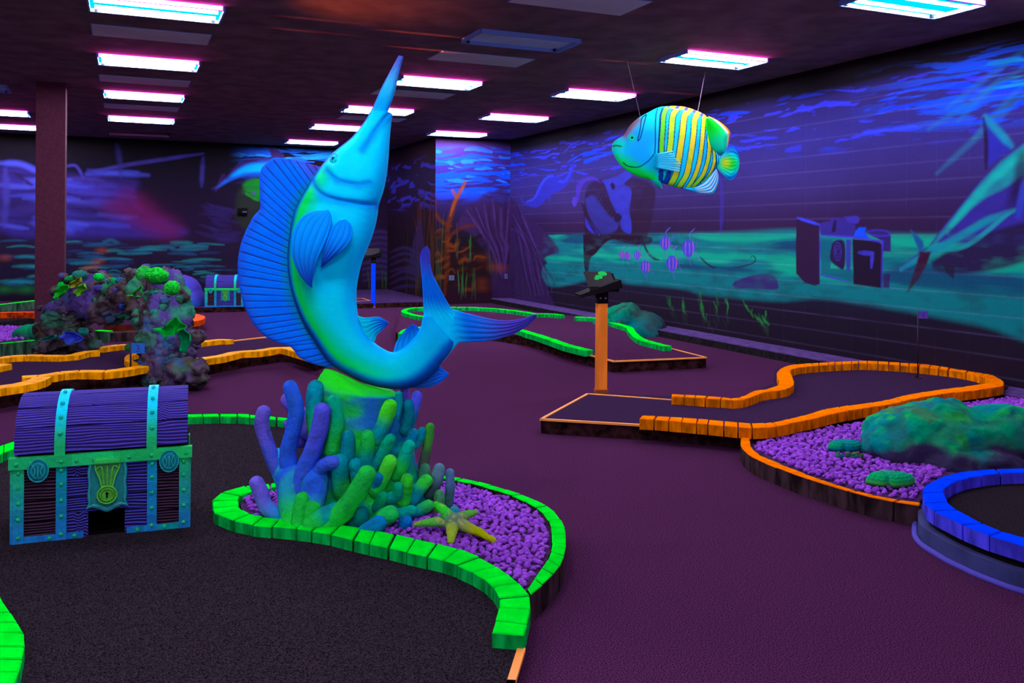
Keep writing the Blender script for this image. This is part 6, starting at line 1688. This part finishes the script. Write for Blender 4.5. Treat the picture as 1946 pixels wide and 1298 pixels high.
# ================================================================== scoring posts
blkplastic = base('black_plastic', (.006, .005, .006), .8, .04)
postO = base('orange_post_paint', (.98, .26, .02), .7, .08, speck=(5, .62, 1.1), stretch=(1, 1, .2))
postB = base('blue_post_paint', (.0, .06, 1.0), .7, .05)
def post(label, px, pyb, z0, wpx, h, paintm, sheetm, blob, yaw):
    b = P(np.float64(px), np.float64(pyb), z0); d_ = depth(b); wd = wpx * mpp(d_)
    root = thing('scoring_post', b, label, 'scoring post', 'scoring posts')
    e1 = RT * math.cos(yaw) + FW * math.sin(yaw); e2 = -RT * math.sin(yaw) + FW * math.cos(yaw)
    fr = (b, e1, e2, UP)
    m = MB(); m.box((-wd * .62, -wd * .55, 0), (wd * .62, wd * .55, .035), fr, bev=.004); m.build('foot', blkplastic if z0 > .05 else base('post_foot', (.30, .07, .01), .8), root)
    m = MB(); m.box((-wd / 2, -wd / 2, .035), (wd / 2, wd / 2, h), fr, bev=.006); m.build('post', paintm, root)
    m = MB(); m.box((-wd * .54, -wd * .54, h - .005), (wd * .54, wd * .54, h + .20), fr, bev=.006); m.build('neck', blkplastic, root)
    m = MB()
    for q in (-1, 1): m.ico((q * wd * .25, -wd * .56, h + .05), (.008, .005, .008), 2, fr=fr)
    m.build('screw', base('screw_head', (.25, .22, .3), .5, .4), root, smooth=True)
    # slanted writing desk
    t1 = e1 * 1.0; t2 = e2 * math.cos(.55) + UP * math.sin(.55); t3 = np.cross(t1, t2)
    c = b + UP * (h + .19)
    f2 = (c, t1, t2, t3)
    m = MB(); m.box((-.15, -.14, 0), (.15, .16, .025), f2, bev=.006); m.build('desk', blkplastic, root)
    f3 = (c + UP * .03 + e1 * .02, e1 * math.cos(.6) + UP * -math.sin(.6) * .0 + e2 * math.sin(.6), t2, t3)
    m = MB(); m.box((-.16, -.10, .024), (.12, .17, .036), f2, bev=.003); m.build('clipboard', base('clipboard', (.014, .011, .014), .6, .15), root)
    if blob:
        m = MB()
        for a_, c_, r_ in ((.03, .13, .042), (-.02, .07, .036), (-.05, .04, .022)):
            m.ico((a_, c_, .037), (r_ * 1.1, r_, .003), 3, fr=f2)
        m.build('green_marking', base('green_marking', (.0, .50, .06), .8), root, smooth=True)
    # shield under the desk
    m = MB()
    V = np.array([(-.24, -.14, -.13), (-.25, -.14, -.10), (.16, -.14, .05), (.18, -.14, -.03), (-.24, .12, -.13), (-.25, .12, -.10), (.16, .12, .05), (.18, .12, -.03)])
    m.add(c + V @ np.array([e1, e2, UP]), [(0, 1, 2, 3), (4, 7, 6, 5), (0, 4, 5, 1), (1, 5, 6, 2), (2, 6, 7, 3), (3, 7, 4, 0)]); m.build('shelf', blkplastic, root, fixn=True)
    return root
hO = (745 - 575) * mpp(depth(P(np.float64(1142), np.float64(745), 0)))
post('tall orange scoring post with slanted black desk and green mark', 1142, 746, 0.0, 19.5, hO, postO, None, True, .15)
dB = depth(P(np.float64(710), np.float64(585), 0))
post('blue scoring post with black desk behind the marlin belly', 709, 585, 0.0, 8.0, (585 - 500) * mpp(dB), postB, None, False, .1)

# ================================================================== flags
pole = base('dark_flag_pole', (.010, .007, .012), .5, .3)
def seg7(mb, txt, fr, h, col=0):
    """strokes of a numeral on the flag face"""
    glyph = {'3': [[(0, .86), (.18, 1), (.42, .98), (.55, .80), (.48, .60), (.24, .52)], [(.24, .52), (.52, .44), (.60, .22), (.46, .03), (.20, 0), (0, .12)]],
             '4': [[(.42, 0), (.42, 1), (0, .32), (.62, .32)]], '2': [[(0, .8), (.2, 1), (.5, .95), (.55, .7), (0, 0), (.6, 0)]]}
    for s_ in glyph[txt]:
        p = np.array([(x * h - .3 * h, 0, z * h - .5 * h) for x, z in s_])
        mb.tube(fr[0] + p @ np.array(fr[1:4]), h * .055, 6)
def flag(label, px, pyb, z0, pyt, w_, h_, colr, txt, grp='numbered hole flags', right=True, yaw=0.0, wd=None):
    b = P(np.float64(px), np.float64(pyb), z0); d_ = depth(b)
    top = D(np.float64(px + (pyb - pyt) * .0075), np.float64(pyt), d_)
    root = thing('hole_flag', b, label, 'flag', grp)
    m = MB(); m.tube([b, top], .006 if wd is None else wd, 8); m.build('pole', pole, root, smooth=True)
    e1 = RT * math.cos(yaw) + FW * math.sin(yaw); e2 = -RT * math.sin(yaw) + FW * math.cos(yaw)
    fr = (top - UP * h_ / 2 + e1 * w_ / 2, e1, e2, UP)
    m = MB(); m.box((-w_ / 2, -.003, -h_ / 2), (w_ / 2, .003, h_ / 2), fr)
    f = m.build('flag', colr, root)
    m = MB(); seg7(m, txt, (fr[0] - e2 * .004, e1, e2, UP), h_ * .62); m.build('numeral', pole, f)
    m = MB(); p = np.array([b + RT * .055 * math.cos(t) + FW * .055 * math.sin(t) + UP * .006 for t in np.linspace(0, 2 * PI, 25)]); m.tube(p, .004, 6, cap=False)
    m.build('cup_rim', base('cup_rim', (.10, .04, .05), .7), root)
    m = MB(); p = np.array([b + RT * .052 * math.cos(t) + FW * .052 * math.sin(t) + UP * .003 for t in np.linspace(0, 2 * PI, 24, endpoint=False)]); m.add(p, [tuple(range(24))]); m.build('cup', voidm, root)
    return root
bflag = base('blue_flag_cloth', (.02, .13, .50), .8, .03); vflag = base('violet_flag_cloth', (.11, .055, .40), .8, .03)
d3 = depth(P(np.float64(247), np.float64(712), Z3))
flag('blue flag numbered 3 on a dark pole before the coral arch', 248, 712, Z3 - .03, 652, 27 * mpp(d3), 20 * mpp(d3), bflag, '3', wd=.009)
d4 = depth(P(np.float64(1743), np.float64(718), Z4))
flag('small violet flag numbered 4 on the green of the orange hole', 1744, 718, Z4, 591, 17 * mpp(d4), 14 * mpp(d4), vflag, '4', yaw=-.3)
dd_ = depth(P(np.float64(190), np.float64(592), .1))
flag('tiny violet flag showing above the coral arch', 190, 592, 0.0, 513, 12 * mpp(dd_), 7 * mpp(dd_), vflag, '2')

# ================================================================== small fittings on the far walls
platem = base('pale_outlet_plate', (.10, .13, .24), .7, .1)
for x, y, l in ((858, 528, 'pale outlet plate low on the back wall among painted coral'), (961.5, 525, 'narrow outlet plate beside the room corner')):
    c = WY(np.float64(x), np.float64(y), YB)
    m = MB(); m.box((c[0] - (.06 if x < 900 else .035), c[1] - .014, c[2] - .055), (c[0] + (.06 if x < 900 else .035), c[1] - .0005, c[2] + .055), bev=.004)
    o = tag(m.build('outlet_plate', platem), l, 'outlet')
    m = MB()
    for q in (-.02, .02): m.box((c[0] - .012, c[1] - .017, c[2] + q - .009), (c[0] + .012, c[1] - .013, c[2] + q + .009))
    m.build('socket', blkplastic, o)
c = WY(np.float64(461), np.float64(403), YC)
t = thing('wall_camera', c - UP * .11, 'small dark dome fixture on the far wall under the painted dolphin', 'wall fitting')
m = MB(); m.box((c[0] - .11, c[1] - .05, c[2] - .10), (c[0] + .11, c[1] - .001, c[2] + .10), bev=.01); m.build('housing', blkplastic, t)
m = MB(); m.ico((c[0], c[1] - .05, c[2] - .01), (.09, .09, .08), 3); m.build('dome', blkplastic, t, smooth=True)
m = MB(); m.box((c[0] - .02, c[1] - .146, c[2] - .008), (c[0] + .08, c[1] - .09, c[2] + .012)); m.build('pale_strip', platem, t)

# ================================================================== unseen red and magenta spots added for streaks and washes of light
def beam(nm, src, tgt, wid, power, colr=(1, .12, .02), blend=.7):
    l = bpy.data.lights.new(nm, 'SPOT'); l.energy = power; l.color = colr; l.spot_size = math.radians(wid); l.spot_blend = blend; l.shadow_soft_size = .02
    o = bpy.data.objects.new(nm, l); COL.objects.link(o); o.location = [float(v) for v in src]
    o.rotation_euler = Vector(np.asarray(tgt, float) - np.asarray(src, float)).to_track_quat('-Z', 'Y').to_euler()
cpt = lambda x, y: P(np.float64(x), np.float64(y), CEIL)
for x, y, pw, L_ in ((800, 64, 3000, 2.2), (810, 94, 3000, 2.2), (1190, 118, 1300, 2.2), (610, 38, 1300, 2.0), (1300, 178, 1300, 2.2), (590, 60, 1300, 2.)):
    tg = cpt(x, y); src = tg + np.array([-3.2, .05, -.30]); beam('red_streak_spot', src, tg, 1.9, pw)
beam('red_wash_spot', cpt(700, 10) + np.array([-.6, 0, -1.2]), cpt(700, 10), 75, 60, (1, .16, .02), 1)
for x, y, w_ in ((760, 310, 3), (1080, 275, 3), (755, 345, 2.5)):
    tg = WY(np.float64(x), np.float64(y), YC) if x < 800 else WX(np.float64(x), np.float64(y), XR)
    if x < 800: tg = WX(np.float64(x), np.float64(y), XJ)
    beam('red_streak_spot', tg + np.array([-.9, -3.0, 0.1]), tg, w_ * 1.3, 160, (1, .05, .08))
beam('magenta_wash_spot', WY(np.float64(290), np.float64(415), YC) + np.array([0.5, -2.5, .3]), WY(np.float64(290), np.float64(415), YC), 42, 60, (1, .02, .35), 1)
